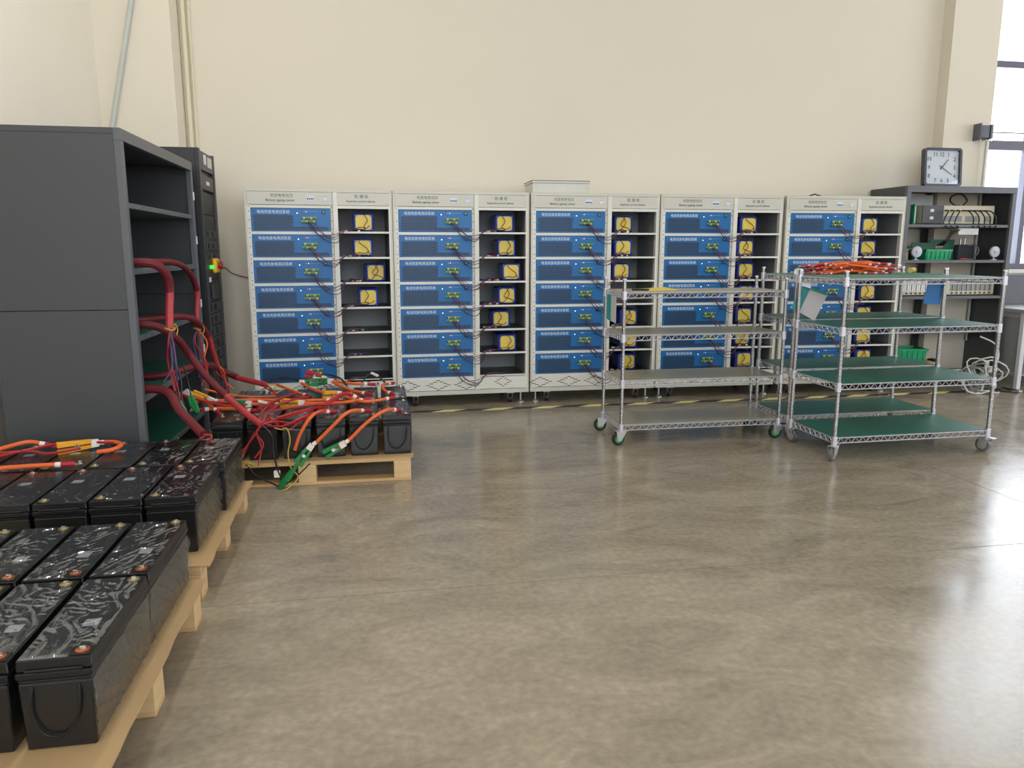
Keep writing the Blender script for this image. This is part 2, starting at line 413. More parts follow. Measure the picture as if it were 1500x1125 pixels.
def diamond(mb, cx, cz, n=3, px=.03, pz=.0135, w=.034, h=.0055, y=-.0015):
    for r in range(-n, n + 1):
        k = n - abs(r)
        for sx in ((-1, 1) if k else (0,)):
            x = cx + sx * k * px; z = cz + r * pz
            mb.box(x - w / 2, x + w / 2, y, y + .002, z - h / 2, z + h / 2)
CABS = []
CNAME = ['leftmost', 'second from the left', 'middle', 'fourth from the left', 'rightmost']
def cabinet(i):
    (_, xa, ya), (_, xb, yb) = POSTS[i], POSTS[i + 1]
    rz = math.atan2(yb - ya, xb - xa)
    lab = ['putty-coloured ageing cabinet at the left end of the row, beside the dark rack', 'putty-coloured ageing cabinet behind the cable-covered pallet, second from the left',
           'putty-coloured ageing cabinet with a white vented box on top', 'putty-coloured ageing cabinet behind the beige-shelved wire cart, fourth from the left',
           'putty-coloured ageing cabinet at the right end of the row, next to the grey shelf'][i]
    t = thing('ageing_cabinet', lab, 'cabinet', (xa, ya, 0), rz, 'battery ageing cabinets along the back wall')
    W = CABW
    def pt(name, key, fn): return put(name, cached('cab' + key, fn), t)
    pt('side_panel', 'sl', lambda: B(0, .016, .0, CD, .1, CH).mesh('side_panel', 'putty_steel', .002))
    pt('side_panel', 'sr', lambda: B(W - .014, W, .0, CD, .1, CH).mesh('side_panel', 'putty_steel', .002))
    pt('top_panel', 'tp', lambda: B(.016, W - .014, 0, CD, CH - .026, CH).mesh('top_panel', 'putty_steel', .002))
    pt('base', 'bs', lambda: B(.016, W - .014, 0, CD, .1, .138).mesh('base', 'putty_steel', .002))
    pt('back_panel', 'bk', lambda: B(.016, W - .014, CD - .008, CD, .138, CH - .026).mesh('back_panel', 'cell_steel', smooth=0))
    pt('divider', 'dv', lambda: B(UX1 + .02, MX1 - .016, .01, CD - .01, .138, CH - .03).mesh('divider', 'cell_steel', smooth=0))
    pt('post', 'p1', lambda: B(.016, UX0, .002, .05, .138, CH - .026).mesh('post', 'putty_steel_bright', .0015))
    pt('post', 'p2', lambda: B(UX1, UX1 + .02, .004, .05, .138, CH - .026).mesh('post', 'putty_steel', .0015))
    pt('post', 'p3', lambda: B(UX1 + .021, MX1, -.003, .05, .138, CH - .026).mesh('post', 'putty_steel_bright', .0015))
    pt('post', 'p4', lambda: B(RX0, W - .014, .0, .05, .138, CH - .026).mesh('post', 'putty_steel_bright', .0015))
    def holes():
        mb = MB()
        for k in range(7):
            for dz in (.02, .085, .155, .192):
                for x in (.031, UX1 + .01): mb.cyl((x, .0005 if x < .1 else .0025, RZ[k] + dz), (x, .004, RZ[k] + dz), .0045, 6)
        return mb.mesh('rail_screws', 'bolt_dark')
    tag(pt('rail_screws', 'hl', holes), kind='stuff')
    h = pt('header_panel', 'h1', lambda: B(UX0 - .022, UX1 + .012, -.004, .006, 1.712, 1.812).mesh('header_panel', 'putty_steel', .0015))
    text('lettering', '充放电老化仪', .030, 'grey_print', h, (.20, -.0045, 1.773))
    text('lettering', 'Battery ageing center', .026, 'grey_print', h, (.165, -.0045, 1.738), bold=.0004)
    put('logo', cached('logo', lambda: B(-.032, .032, -.0055, -.004, -.02, .02).mesh('logo', 'white_print')), h, (.51, 0, 1.764))
    put('logo_letters', cached('logol', lambda: MB().prism([(-.03, 0), (-.02, -.014), (-.012, -.002), (-.004, -.014), (.004, -.002), (.012, -.014), (.02, -.002), (.026, -.014), (.03, 0)], -.007, -.0054).mesh('logo_letters', 'clock_rim')), h, (.51, 0, 1.764))
    put('notice_sticker', cached('notice', lambda: B(-.022, .022, -.0055, -.004, -.024, .022).mesh('notice_sticker', 'white_print')), h, (.628, 0, 1.762))
    put('notice_border', cached('noticeb', lambda: MB().box(-.02, .02, -.0062, -.005, .016, .019).box(-.02, .02, -.0062, -.005, -.02, -.018).box(-.02, -.018, -.0062, -.005, -.018, .0).box(.018, .02, -.0062, -.005, -.018, .0).mesh('notice_border', 'red_print')), h, (.628, 0, 1.762))
    h = pt('header_panel', 'h2', lambda: B(MX1 - .004, RX0 + .008, -.004, .006, 1.712, 1.812).mesh('header_panel', 'putty_steel', .0015))
    text('lettering', '防 爆 柜', .032, 'grey_print', h, (.86, -.0045, 1.772))
    text('lettering', 'Explosion proof cabinet', .024, 'grey_print', h, (.795, -.0045, 1.738), bold=.0003)
    pt('filler_strip', 'f0', lambda: B(UX0, UX1, .004, .012, 1.686, 1.710).mesh('filler_strip', 'putty_steel_bright', .001))
    pt('filler_strip', 'f0b', lambda: B(MX1, RX0, .0, .012, 1.686, 1.710).mesh('filler_strip', 'putty_steel_bright', .001))
    for k in range(7):
        z = RZ[k]
        put('filler_strip', cached('fs', lambda: B(UX0, UX1, .003, .012, -.0255, -.0015).mesh('filler_strip', 'putty_steel_bright', .001)), t, (0, 0, z))
        put('support_rail', cached('srl', lambda: MB().box(UX0 - .01, UX0 + .03, .014, CD - .02, -.006, -.001).box(UX1 - .03, UX1 + .015, .014, CD - .02, -.006, -.001).mesh('support_rail', 'cell_steel')), t, (0, 0, z))
        s = put('shelf', cached('sh', lambda: B(MX1 - .01, RX0 + .008, .004, CD - .01, -.012, -.002).mesh('shelf', 'cell_floor', smooth=0)), t, (0, 0, z))
        put('shelf_lip', cached('shl', lambda: B(MX1, RX0, -.002, .004, -.016, .0).mesh('shelf_lip', 'putty_steel_bright', .001)), s)
    pt('vent_plate', 'cb', lambda: B(MX1 - .012, RX0 + .01, CD - .02, CD - .012, .24, 1.70).mesh('vent_plate', 'cell_steel', smooth=0))
    pt('cell_side', 'cs', lambda: B(RX0 + .006, RX0 + .012, .05, CD - .02, .24, 1.70).mesh('cell_side', 'cell_steel', smooth=0))
    lp = pt('louvre_panel', 'l1', lambda: B(UX0 - .02, UX1 + .012, -.002, .008, .142, .236).mesh('louvre_panel', 'putty_steel_bright', .001))
    def sl():
        mb = MB()
        for cx in (.09, .355, .60): diamond(mb, cx, .19, 3, y=-.003)
        return mb.mesh('vent_slots', 'dark_slot', smooth=0)
    tag(put('vent_slots', cached('sl1', sl), lp), kind='stuff')
    lp = pt('louvre_panel', 'l2', lambda: B(MX1 - .002, RX0 + .006, -.002, .008, .142, .268).mesh('louvre_panel', 'putty_steel_bright', .001))
    def sl2():
        mb = MB(); diamond(mb, .93, .205, 3, px=.022, w=.026, y=-.003); return mb.mesh('vent_slots', 'dark_slot', smooth=0)
    tag(put('vent_slots', cached('sl2', sl2), lp), kind='stuff')
    for x in (.16, W - .16):
        for y in (.06, CD - .08): cab_caster(t, x, y)
    for x in (.06, W - .06):
        put('levelling_foot', cached('lf', lambda: MB().lathe([(.03, 0), (.03, .008), (.012, .02), (.008, .022), (.008, .1)], n=12).mesh('levelling_foot', 'zinc')), t, (x, .07, 0))
    CABS.append((t, xa, ya, rz)); return t
for i in range(5): cabinet(i)
def loc_in_cab(i, x, y, z):
    t, xa, ya, rz = CABS[i]
    return (xa + x * math.cos(rz) - y * math.sin(rz), ya + x * math.sin(rz) + y * math.cos(rz), z)

# tester units, built once and copied
def make_unit():
    W = UX1 - UX0 - .003
    t = thing('tester_unit', '', 'tester')
    B(.01, W - .01, .008, .44, .0, UH - .004).build('body', 'unit_body', t)
    B(0, W, .0, .008, .0, UH).build('face_panel', 'blue_panel', t, .0012)
    g = MB()
    g.prism([(.022, .008), (W - .02, .008), (W - .02, .036), (.318, .036), (.318, .128), (.022, .128)], -.0012, .001)
    for k in range(5):                      # stepped edge of the hole field
        z = .014 + k * .0235
        g.box(.014, .022, -.0012, .001, z, z + .0105); 
        if k > 1: g.box(.318, .327, -.0012, .001, z + .004, z + .0145)
    g.build('vent_grille', 'blue_grille', t, smooth=0)
    text('title_lettering', '电池充放电测试系统', .030, 'white_print', t, (.045, -.0006, .141), bold=.0002, width=.25)
    MB().lathe([(.0052, 0), (.004, .003)], (.356, -.003, .143), 'y', 8).build('indicator', 'led_white', t)
    MB().lathe([(.0042, 0), (.003, .003)], (.412, -.003, .155), 'y', 8).build('status_light', 'led_red', t)
    MB().lathe([(.0036, 0), (.003, .003)], (.428, -.003, .155), 'y', 8).build('status_light', 'led_white', t)
    pr = MB()
    for k in range(8): pr.box(.440 + k * .0105, .447 + k * .0105, -.0006, .0005, .154, .158)
    tag(pr.build('printed_scale', 'pale_blue_print', t, smooth=0), kind='stuff')
    s = MB().box(.548, .578, -.004, .001, .136, .168).build('power_switch', 'switch_green', t, .002)
    MB().lathe([(.0065, -.0065), (.0065, -.003)], (.563, 0, .154), 'y', 10).build('switch_lamp', 'pale_blue_print', s)
    b = MB().box(.392, .505, -.004, .001, .060, .112).build('terminal_block', 'terminal_green', t, .002)
    c1 = MB(); c2 = MB()
    for k in range(4):
        for r in range(2):
            x = .402 + k * .0285 + (.006 if r else -.004); z = .075 + r * .028
            (c1 if (k + r) % 2 else c2).lathe([(.0095, -.018), (.0095, -.006), (.006, -.004)], (x, 0, z), 'y', 8)
            c1.add([(x - .01, -.019, z - .001), (x + .01, -.019, z - .001), (x + .012, -.010, z + .011), (x - .012, -.010, z + .011)], [(0, 1, 2, 3)])
    tag(c1.build('binding_posts', 'terminal_cream', b), kind='stuff'); tag(c2.build('binding_posts', 'terminal_green', b), kind='stuff')
    return t
LEADV = []
for v in range(6):
    rr = random.Random(100 + v); L3 = []
    for j, mt in enumerate(('wire_violet', 'wire_black', 'wire_brown', 'wire_violet')):
        sx = .425 + j * .016 + rr.uniform(-.006, .006); dz = rr.uniform(-.075, -.02) - (.02 if j == 1 else 0)
        ex = .80 + rr.uniform(-.02, .12)
        pts = [(sx, -.016, .074), (sx + .025, -.05, .045 + rr.uniform(-.01, .01)), (sx + .09, -.06 - j * .006, .0 + dz * .5), (.59 + rr.uniform(-.02, .03), -.055 - j * .006, dz),
               (.66 + rr.uniform(-.01, .02), -.05 - j * .005, dz + .012), (.73, -.03 - j * .003, .012 + rr.uniform(-.004, .014)), (ex - .03, .03 + j * .012, .018), (ex, .06 + j * .012, .012)]
        L3.append(MB().tube(cat(pts, 5), .0030 if j < 3 else .0022, 5).mesh('lead', mt))
    LEADV.append(L3)
unit0 = make_unit(); first = True
EMPTYROW = {(0, 4), (0, 5), (0, 6), (1, 6), (2, 3)}
unitn = 0
for i in range(5):
    for k in range(7):
        u = unit0 if first else copy_tree(unit0); first = False
        for ch in list(u.children):
            if ch.name.startswith('lead'): bpy.data.objects.remove(ch)
        u.location = loc_in_cab(i, UX0 + .0015, 0, RZ[k]); u.rotation_euler = (0, 0, CABS[i][3])
        tag(u, 'blue battery tester unit, %s in the %s cabinet' % (ORD[k], CNAME[i]), 'tester', 'blue tester units in the cabinets')
for u in [o for o in list(C.objects) if o.name.startswith('tester_unit')]:
    for me in LEADV[unitn % 6]: put('lead', me, u)
    rr = random.Random(unitn)
    for q in range(3): put('lead_connector', cached('lc%d' % q, lambda: B(-.011, .011, -.006, .006, 0, .013).mesh('lead_connector', ('white_band', 'wire_red', 'lug_metal')[q], .002)), u, (.775 + q * .03 + rr.uniform(-.012, .012), .03 + rr.uniform(0, .03), .0025), (0, 0, rr.uniform(-.8, .8)))
    unitn += 1
# battery packs in the open cells
def make_pack(v):
    t = thing('battery_pack', '', 'battery pack')
    w, h = .165, .150
    MB().box(-w / 2, w / 2, 0, .26, 0, h).build('pack_body', 'pack_blue', t, .012)
    poly = []; a, b, r = .061, .058, .026
    for cx, cz, s in ((a - r, b - r, 0), (-a + r, b - r, 1), (-a + r, -b + r, 2), (a - r, -b + r, 3)):
        for q in range(5): an = (s + q / 4) * PI / 2; poly.append((cx + r * math.cos(an), h / 2 + cz + r * math.sin(an)))
    MB().prism([(x * 1.06, h / 2 + (z - h / 2) * 1.06) for x, z in poly], -.0016, .002).build('label_border', 'pack_pale', t, smooth=0)
    MB().prism(poly, -.003, .001).build('yellow_label', 'pack_yellow', t, smooth=0)
    rr = random.Random(40 + v)
    for j in range(2):
        x_a, x_b = rr.uniform(-.03, .04), rr.uniform(-.05, .02)
        if (v + j) % 3 == 0: pts = [(x_a, .01, h + .003), (x_a + .01, -.008, h - .02), (x_a + .03, -.012, h * .6), (x_a, -.012, h * .3), (x_b, -.014, .02), (-.10, -.01, .006), (-.15, .0, .005)]
        elif (v + j) % 3 == 1: pts = [(.05, -.008, .05), (.02, -.012, .028), (-.03, -.014, .035), (-.075, -.014, .02), (-.11, -.008, .008), (-.15, .0, .005)]
        else: pts = [(x_a, .01, h + .003), (x_a - .01, -.008, h - .03), (x_b + .02, -.012, .07), (.045, -.012, .04), (.07, -.014, .012), (.085, .004, .005)]
        MB().tube(cat(pts, 5), .003, 5).build('pack_wire', ('wire_black', 'wire_brown')[j], t)
    MB().box(-.152 - .01, -.13, -.008, .006, .001, .012).build('plug', 'white_band', t, .002)
    return t
packs = [make_pack(v) for v in range(4)]; used = set()
PX = {0: [.93, .92, 1.02, .95], 1: [.96, .98, 1.015, .98, .93, .98], 2: [.86, .85, .845, 0, .92, .93, .93], 3: [.86, .85, .87, .87, .87, .87, .88], 4: [.86, .87, .88, .89, .88, .87, .90]}
for i in range(5):
    for k in range(7):
        if (i, k) in EMPTYROW: continue
        v = (i * 3 + k) % 4; src = packs[v]
        p_ = src if v not in used else copy_tree(src); used.add(v)
        x = PX[i][k]; x = min(x, RX0 - .088)
        x = max(x, MX1 + .17) if i < 2 else max(x, MX1 + .10)
        p_.location = loc_in_cab(i, x, .045 + .02 * ((i + k) % 3), RZ[k] + .0005); p_.rotation_euler = (0, 0, CABS[i][3] + random.uniform(-.06, .06))
        tag(p_, 'blue pack with yellow label, %s cell, %s cabinet' % (ORD[k], CNAME[i]), 'battery pack', 'blue battery packs in the cabinet cells')

# vented box on top of the middle cabinet
vb = thing('vented_box', 'white vented metal box with dark top edge on the middle cabinet', 'box', (1.362, 6.57, CH), CABS[2][3])
B(0, .50, 0, .34, 0, .082).build('box_body', 'box_cream', vb, .003)
B(-.008, .508, -.008, .35, .082, .1).build('box_lid', 'box_cream', vb, .003)
B(-.009, .509, -.009, .352, .1, .104).build('lid_edge', 'clock_rim', vb)
mb = MB()
for k in range(22):
    for r in range(4): mb.box(.04 + k * .0195, .050 + k * .0195, -.0012, .0005, .014 + r * .014, .021 + r * .014)
tag(mb.build('vent_holes', 'vent_light', vb, smooth=0), kind='stuff')
tag(MB().tube(cat([(3.98, 6.60, CH + .006), (4.03, 6.59, CH + .02), (4.06, 6.61, CH + .016), (4.10, 6.60, CH + .006)]), .006, 6).build('cable_clip', 'wire_black'), 'small black cable clip lying on the rightmost putty cabinet', 'clip')
tag(MB().tube(cat([(-1.56, 7.135, 1.23), (-1.327, 7.14, 1.206), (-1.244, 7.14, 1.151), (-1.13, 7.14, 1.115), (-.98, 7.14, 1.10)]), .004, 6).build('wall_cable', 'wire_brown'), 'thin cable along the wall left of the putty cabinets', 'cable')

# ------------------------------------------------------------------ steel shelves
def steel_shelf(name, label, loc, rz, Ln, D, zs, near_panel, far_panel, back=None, matgreen=False):
    H = 1.95; t = thing(name, label, 'shelf', loc, rz)
    def side(x0, x1):
        s = B(x0, x1, .035, D, 0, 1.046).build('side_panel', 'shelf_dark', t, .0015); B(x0, x1, .035, D, 1.049, H - .03).build('side_panel', 'shelf_dark', t, .0015)
    side(0, .02); side(Ln - .02, Ln)
    B(0, .045, 0, .035, 0, H - .06).build('post', 'shelf_edge', t, .002); B(Ln - .045, Ln, 0, .035, 0, H - .06).build('post', 'shelf_edge', t, .002)
    B(0, Ln, 0, .035, H - .06, H).build('top_rail', 'shelf_edge', t, .002)
    B(0, Ln, .035, D, H - .03, H).build('top_panel', 'shelf_dark', t, .002)
    if back is None: back = [(.02, Ln - .02)]
    for a, b in back: B(a, b, D - .015, D, .05, H - .03).build('back_panel', 'shelf_inner', t, smooth=0)
    for z in zs:
        s = B(.02, Ln - .02, .012, D - .016, z - .028, z).build('shelf_board', 'shelf_edge', t, .002)
        if matgreen and z < 1.3: B(.03, Ln - .03, .02, D - .03, z, z + .003).build('mat', 'mat_green', s, smooth=0)
        if matgreen:
            for k in range(3): MB().lathe([(.006, -.001), (.005, -.004)], (.25 + k * .42, .012, z - .013), 'y', 8).build('pin', 'lug_metal', s)
    return t
steel_shelf('steel_shelf', 'tall dark grey steel shelf with green mats at the left', (-1.22, 4.2, 0), PI / 2, 1.53, .67, (1.592, 1.252, .902, .572, .215), True, True, None, True)
rs = steel_shelf('steel_shelf', 'tall grey steel shelf crowded with instruments at the right, clock on top', (4.955, 6.55, 0), 0, 1.19, .55, (1.595, 1.258, .91, .575, .12), True, True, [(1.09 - .01, 1.17), (.62, 1.09)])
# magnets on the dark shelf post
for z in (1.72, 1.42, .98, .66):
    put('magnet', cached('mag', lambda: B(-.012, .012, -.006, 0, -.028, .028).mesh('magnet', 'white_plastic', .002)), [o for o in C.objects if o.name == 'steel_shelf'][0], (1.51, 0, z))

# ------------------------------------------------------------------ dark server rack
rk = thing('server_rack', 'black server rack with emergency stop button behind the dark shelf', 'rack', (-1.21, 5.93, 0), PI / 2)
RL, RD, RH = .54, .66, 2.075
MB().box(0, RL, .03, RD, .06, RH).build('rack_body', 'rack_black', rk, .003)
B(0, .05, 0, .03, .06, RH).build('rack_post', 'rack_black', rk, .002); B(RL - .04, RL, 0, .03, .06, RH).build('rack_post', 'rack_panel', rk, .002)
for x in (.07, RL - .07):
    for y in (.09, RD - .09): put('foot', cached('rkf', lambda: MB().lathe([(.03, 0), (.03, .02), (.015, .03), (.015, .06)], n=12).mesh('foot', 'rack_black')), rk, (x, y, 0))
h = B(.05, RL - .04, .004, .03, 1.93, RH - .01).build('head_panel', 'rack_panel', rk, .003)
B(.17, .24, -.001, .004, 1.975, 2.045).build('paper_tag', 'white_plastic', h); B(.30, .44, .0, .004, 1.965, 2.04).build('paper_tag', 'putty_steel', h)
h = B(.06, RL - .05, .006, .03, 1.79, 1.90).build('name_panel', 'rack_black', rk, .006)
B(.22, .33, .004, .006, 1.832, 1.858).build('name_badge', 'white_plastic', h)
z = 1.77
for k, hh in enumerate((.16, .16, .16, .16, .16)):
    B(.06, RL - .05, .012, .03, z - hh + .006, z).build('blank_panel', 'rack_black', rk, .002); z -= hh
for k in range(9):
    zz = .96 - k * .09
    p_ = B(.06, RL - .05, .010, .03, zz - .083, zz).build('module', 'rack_panel', rk, .003)
    B(.09, .14, .006, .012, zz - .066, zz - .016).build('module_slot', 'rack_slot', p_); B(.24, .30, .006, .012, zz - .066, zz - .016).build('module_slot', 'rack_slot', p_)
for k in range(3):
    zz = 1.50 - k * .085
    p_ = B(.10, RL - .08, .004, .013, zz - .06, zz).build('module', 'rack_panel', rk, .003)
    B(.12, .17, .001, .005, zz - .05, zz - .01).build('module_slot', 'rack_slot', p_); B(.30, .34, .001, .005, zz - .05, zz - .01).build('module_slot', 'rack_slot', p_)
e_ = B(.24, .40, -.022, .012, 1.18, 1.29).build('emergency_stop', 'estop_yellow', rk, .012)
MB().lathe([(.03, -.048), (.033, -.040), (.033, -.034), (.022, -.03), (.022, -.022)], (.335, 0, 1.235), 'y', 16).build('stop_button', 'estop_red', e_)
MB().lathe([(.013, -.016), (.015, -.01), (.015, .012)], (.19, 0, 1.225), 'y', 12).build('run_lamp', 'led_green', rk)
B(.12, .17, .004, .012, 1.115, 1.15).build('warning_label', 'white_plastic', rk)
B(.16, .40, -.006, .012, .99, 1.10).build('meter_panel', 'rack_black', rk, .004)

# ------------------------------------------------------------------ wall items
# clock standing on the right shelf
ck = thing('square_clock', 'square white-faced clock leaning on top of the grey shelf', 'clock', (5.388, 6.66, 1.9502), 0)
tilt = math.radians(-5)
def tl(o): o.rotation_euler = (tilt, 0, 0); return o
def rr_poly(a, b, r, n=4, cz=0):
    out = []
    for cx, cz_, s in ((a - r, b - r, 0), (-a + r, b - r, 1), (-a + r, -b + r, 2), (a - r, -b + r, 3)):
        for q in range(n + 1): an = (s + q / n) * PI / 2; out.append((cx + r * math.cos(an), cz + cz_ + r * math.sin(an)))
    return out
o_, i_ = rr_poly(.202, .18, .03, 5, .183), rr_poly(.180, .158, .02, 5, .183)
K = len(o_); mb = MB()
v = [(x, -.03, z) for x, z in o_] + [(x, -.03, z) for x, z in i_] + [(x, .02, z) for x, z in o_] + [(x, -.005, z) for x, z in i_]
f = []
for k in range(K):
    j = (k + 1) % K; f += [(k, j, K + j, K + k), (K + k, K + j, 3 * K + j, 3 * K + k), (j, k, 2 * K + k, 2 * K + j)]
f.append(tuple(range(2 * K, 3 * K))); mb.add(v, f)
tl(mb.build('rim', 'clock_rim', ck))
fc = tl(MB().prism(i_, -.006, .0).build('dial', 'clock_face', ck, smooth=0))
for hnum in range(1, 13):
    a = hnum * PI / 6; s = max(abs(math.sin(a)) / .138, abs(math.cos(a)) / .122); x, z = math.sin(a) / s, .183 + math.cos(a) / s
    text('numeral', str(hnum), .052, 'clock_digit', fc, (x, -.007, z - .018), align='CENTER', bold=.0008)
def hand(a, l, wd, y): 
    d = Vector((math.sin(a), 0, math.cos(a))); n_ = Vector((math.cos(a), 0, -math.sin(a))); c = Vector((0, y, .183))
    q = [c - d * l * .25 - n_ * wd, c - d * l * .25 + n_ * wd, c + d * l + n_ * wd * .5, c + d * l - n_ * wd * .5]
    return MB().prism([(p.x, p.z) for p in q], y - .001, y + .001)
hand(math.radians(42), .10, .006, -.010).build('hour_hand', 'clock_digit', fc); hand(math.radians(122), .13, .004, -.013).build('minute_hand', 'clock_digit', fc)
tl(MB().prism(i_, -.021, -.019).build('cover_glass', 'clock_glass', ck, smooth=0))
# small grey beam detector with pipe
bx = thing('beam_detector', 'small grey box on a pipe bracket at the wall column by the window', 'detector', (6.045, 6.93, 2.02), 0)
B(-.06, .045, -.02, .07, .43, .56).build('detector_body', 'clock_rim', bx, .008); B(-.075, -.06, -.03, .07, .415, .575).build('detector_flange', 'grey_frame', bx, .004)
B(.045, .075, -.03, .07, .425, .565).build('detector_flange', 'shelf_edge', bx, .004)
MB().cyl((.06, .03, -1.6), (.06, .03, .43), .011, 10).build('detector_pipe', 'conduit_grey', bx)
for z in (.41, .575):
    for x in (-.065, .0, .06): put('bolt', cached('dbolt', lambda: MB().lathe([(.008, -.006), (.008, .006)], n=8).mesh('bolt', 'lug_metal')), bx, (x, -.03, z))

# ------------------------------------------------------------------ pallets, cardboard, batteries
def pallet(loc, Wx, Wy, label, front_x):
    # deck boards along x, blocks, bottom boards
    t = thing('wooden_pallet', label, 'pallet', loc, 0, 'wooden pallets')
    nb = 7; bw = .115
    for k in range(nb):
        y = k * (Wy - bw) / (nb - 1)
        if front_x: put('deck_board', cached('db%g' % Wx, lambda: B(0, Wx, 0, bw, .119, .139).mesh('deck_board', 'pallet_plank', .002)), t, (0, y, 0))
        else:
            x = k * (Wx - bw) / (nb - 1); put('deck_board', cached('dby%g' % Wy, lambda: B(0, bw, 0, Wy, .119, .139).mesh('deck_board', 'pallet_wood', .002)), t, (x, 0, 0))
    for a in (0, (Wx - .1) / 2, Wx - .1):
        for b in (0, (Wy - .1) / 2, Wy - .1): put('block', cached('blk', lambda: B(0, .1, 0, .1, .016, .100).mesh('block', 'pallet_wood', .002)), t, (a, b, 0))
    if front_x:
        for a in (0, (Wx - .1) / 2, Wx - .1): put('stringer', cached('st%g' % Wy, lambda: B(0, .1, 0, Wy, .100, .119).mesh('stringer', 'pallet_wood', .002)), t, (a, 0, 0))
        for b in (0, (Wy - .1) / 2, Wy - .1): put('bottom_board', cached('bb%g' % Wx, lambda: B(0, Wx, 0, .1, .0, .016).mesh('bottom_board', 'pallet_plank', .002)), t, (0, b, 0))
    else:
        for b in (0, (Wy - .1) / 2, Wy - .1): put('stringer', cached('stx%g' % Wx, lambda: B(0, Wx, 0, .1, .100, .119).mesh('stringer', 'pallet_plank', .002)), t, (0, b, 0))
        for b in (0, (Wy - .1) / 2, Wy - .1): put('bottom_board', cached('bby%g' % Wx, lambda: B(0, Wx, 0, .1, .0, .016).mesh('bottom_board', 'pallet_plank', .002)), t, (0, b, 0))
    return t
pallet((-1.87, 1.66, 0), 1.2, 1.13, 'wooden pallet under the nearest two rows of black batteries', False)
pallet((-1.90, 2.95, 0), 1.2, 1.10, 'wooden pallet under the third and fourth rows of black batteries', False)
pallet((-1.02, 4.40, 0), 1.2, 1.15, 'wooden pallet under the cable-covered batteries near the cabinets', True)
def sheet(x0, x1, y0, y1, label, seed):
    rr = random.Random(seed); n = 14; v = []; f = []
    P = []
    for k in range(n): P.append((x1 + rr.uniform(-.004, .004), y0 + (y1 - y0) * k / (n - 1)))
    P += [(x0, y1), (x0, y0)]
    mb = MB(); k = len(P)
    mb.add([(x, y, .1392) for x, y in P] + [(x, y, .1455) for x, y in P], [tuple(range(k))[::-1], tuple(range(k, 2 * k))] + [(i, (i + 1) % k, k + (i + 1) % k, k + i) for i in range(k)])
    tag(mb.build('cardboard_sheet', 'cardboard', smooth=0), label, 'cardboard', 'cardboard sheets on the pallets')
sheet(-1.90, -.652, 1.64, 2.81, 'brown cardboard sheet under the nearest two rows of batteries', 1)
sheet(-1.92, -.668, 2.94, 4.06, 'brown cardboard sheet under the third and fourth battery rows', 2)
sheet(-1.02, .20, 4.40, 5.56, 'brown cardboard sheet under the cable-covered batteries', 3)

def film_mesh(v):
    rr = random.Random(300 + v); nx, ny = 46, 128; x0, x1, y0, y1 = -.082, .080, -.232, .232
    off = Vector((rr.uniform(0, 90), rr.uniform(0, 90), rr.uniform(0, 90))); an = rr.uniform(-.5, .5)
    V = []; F = []
    def skip(x, y): return x > .030 and abs(y) > .185
    for j in range(ny):
        for i in range(nx):
            x = x0 + (x1 - x0) * i / (nx - 1); y = y0 + (y1 - y0) * j / (ny - 1)
            u = x * math.cos(an) - y * math.sin(an); w_ = x * math.sin(an) + y * math.cos(an)
            wv = noise.noise(Vector((x * 8, y * 8, 0)) + off) * .035
            r1 = 1 - abs(noise.noise(Vector(((u + wv) * 34, (w_ + wv) * 7, 3)) + off)) * 2.6
            r2 = 1 - abs(noise.noise(Vector(((u - w_ * .5 + wv) * 48, (w_ - wv) * 16, 7)) + off)) * 2.4
            r3 = 1 - abs(noise.noise(Vector(((u + w_ * .9) * 30, (w_ - u) * 12, 13)) + off)) * 2.8
            msk = max(0, min(1, noise.noise(Vector((x * 12, y * 6, 11)) + off) * 2 + .55)); ms2 = max(0, min(1, noise.noise(Vector((x * 14, y * 9, 31)) + off) * 2.2 + .2))
            z = .0012 + .0075 * max(0, r1) ** 5 * msk + .0045 * max(0, r2) ** 4 * ms2 + .004 * max(0, r3) ** 5 * (1 - msk)
            ed = min((x - x0), (x1 - x), (y - y0), (y1 - y)) / .012
            V.append((x, y, .2365 + z * min(1, max(.15, ed))))
    for j in range(ny - 1):
        for i in range(nx - 1):
            x = x0 + (x1 - x0) * (i + .5) / (nx - 1); y = y0 + (y1 - y0) * (j + .5) / (ny - 1)
            if not skip(x, y): F.append((j * nx + i, j * nx + i + 1, (j + 1) * nx + i + 1, (j + 1) * nx + i))
    me = bpy.data.meshes.new('stretch_film'); me.from_pydata(V, [], F); me.materials.append(MATS['stretch_film']); me.shade_smooth(); return me
FILMS = [film_mesh(v) for v in range(6)]
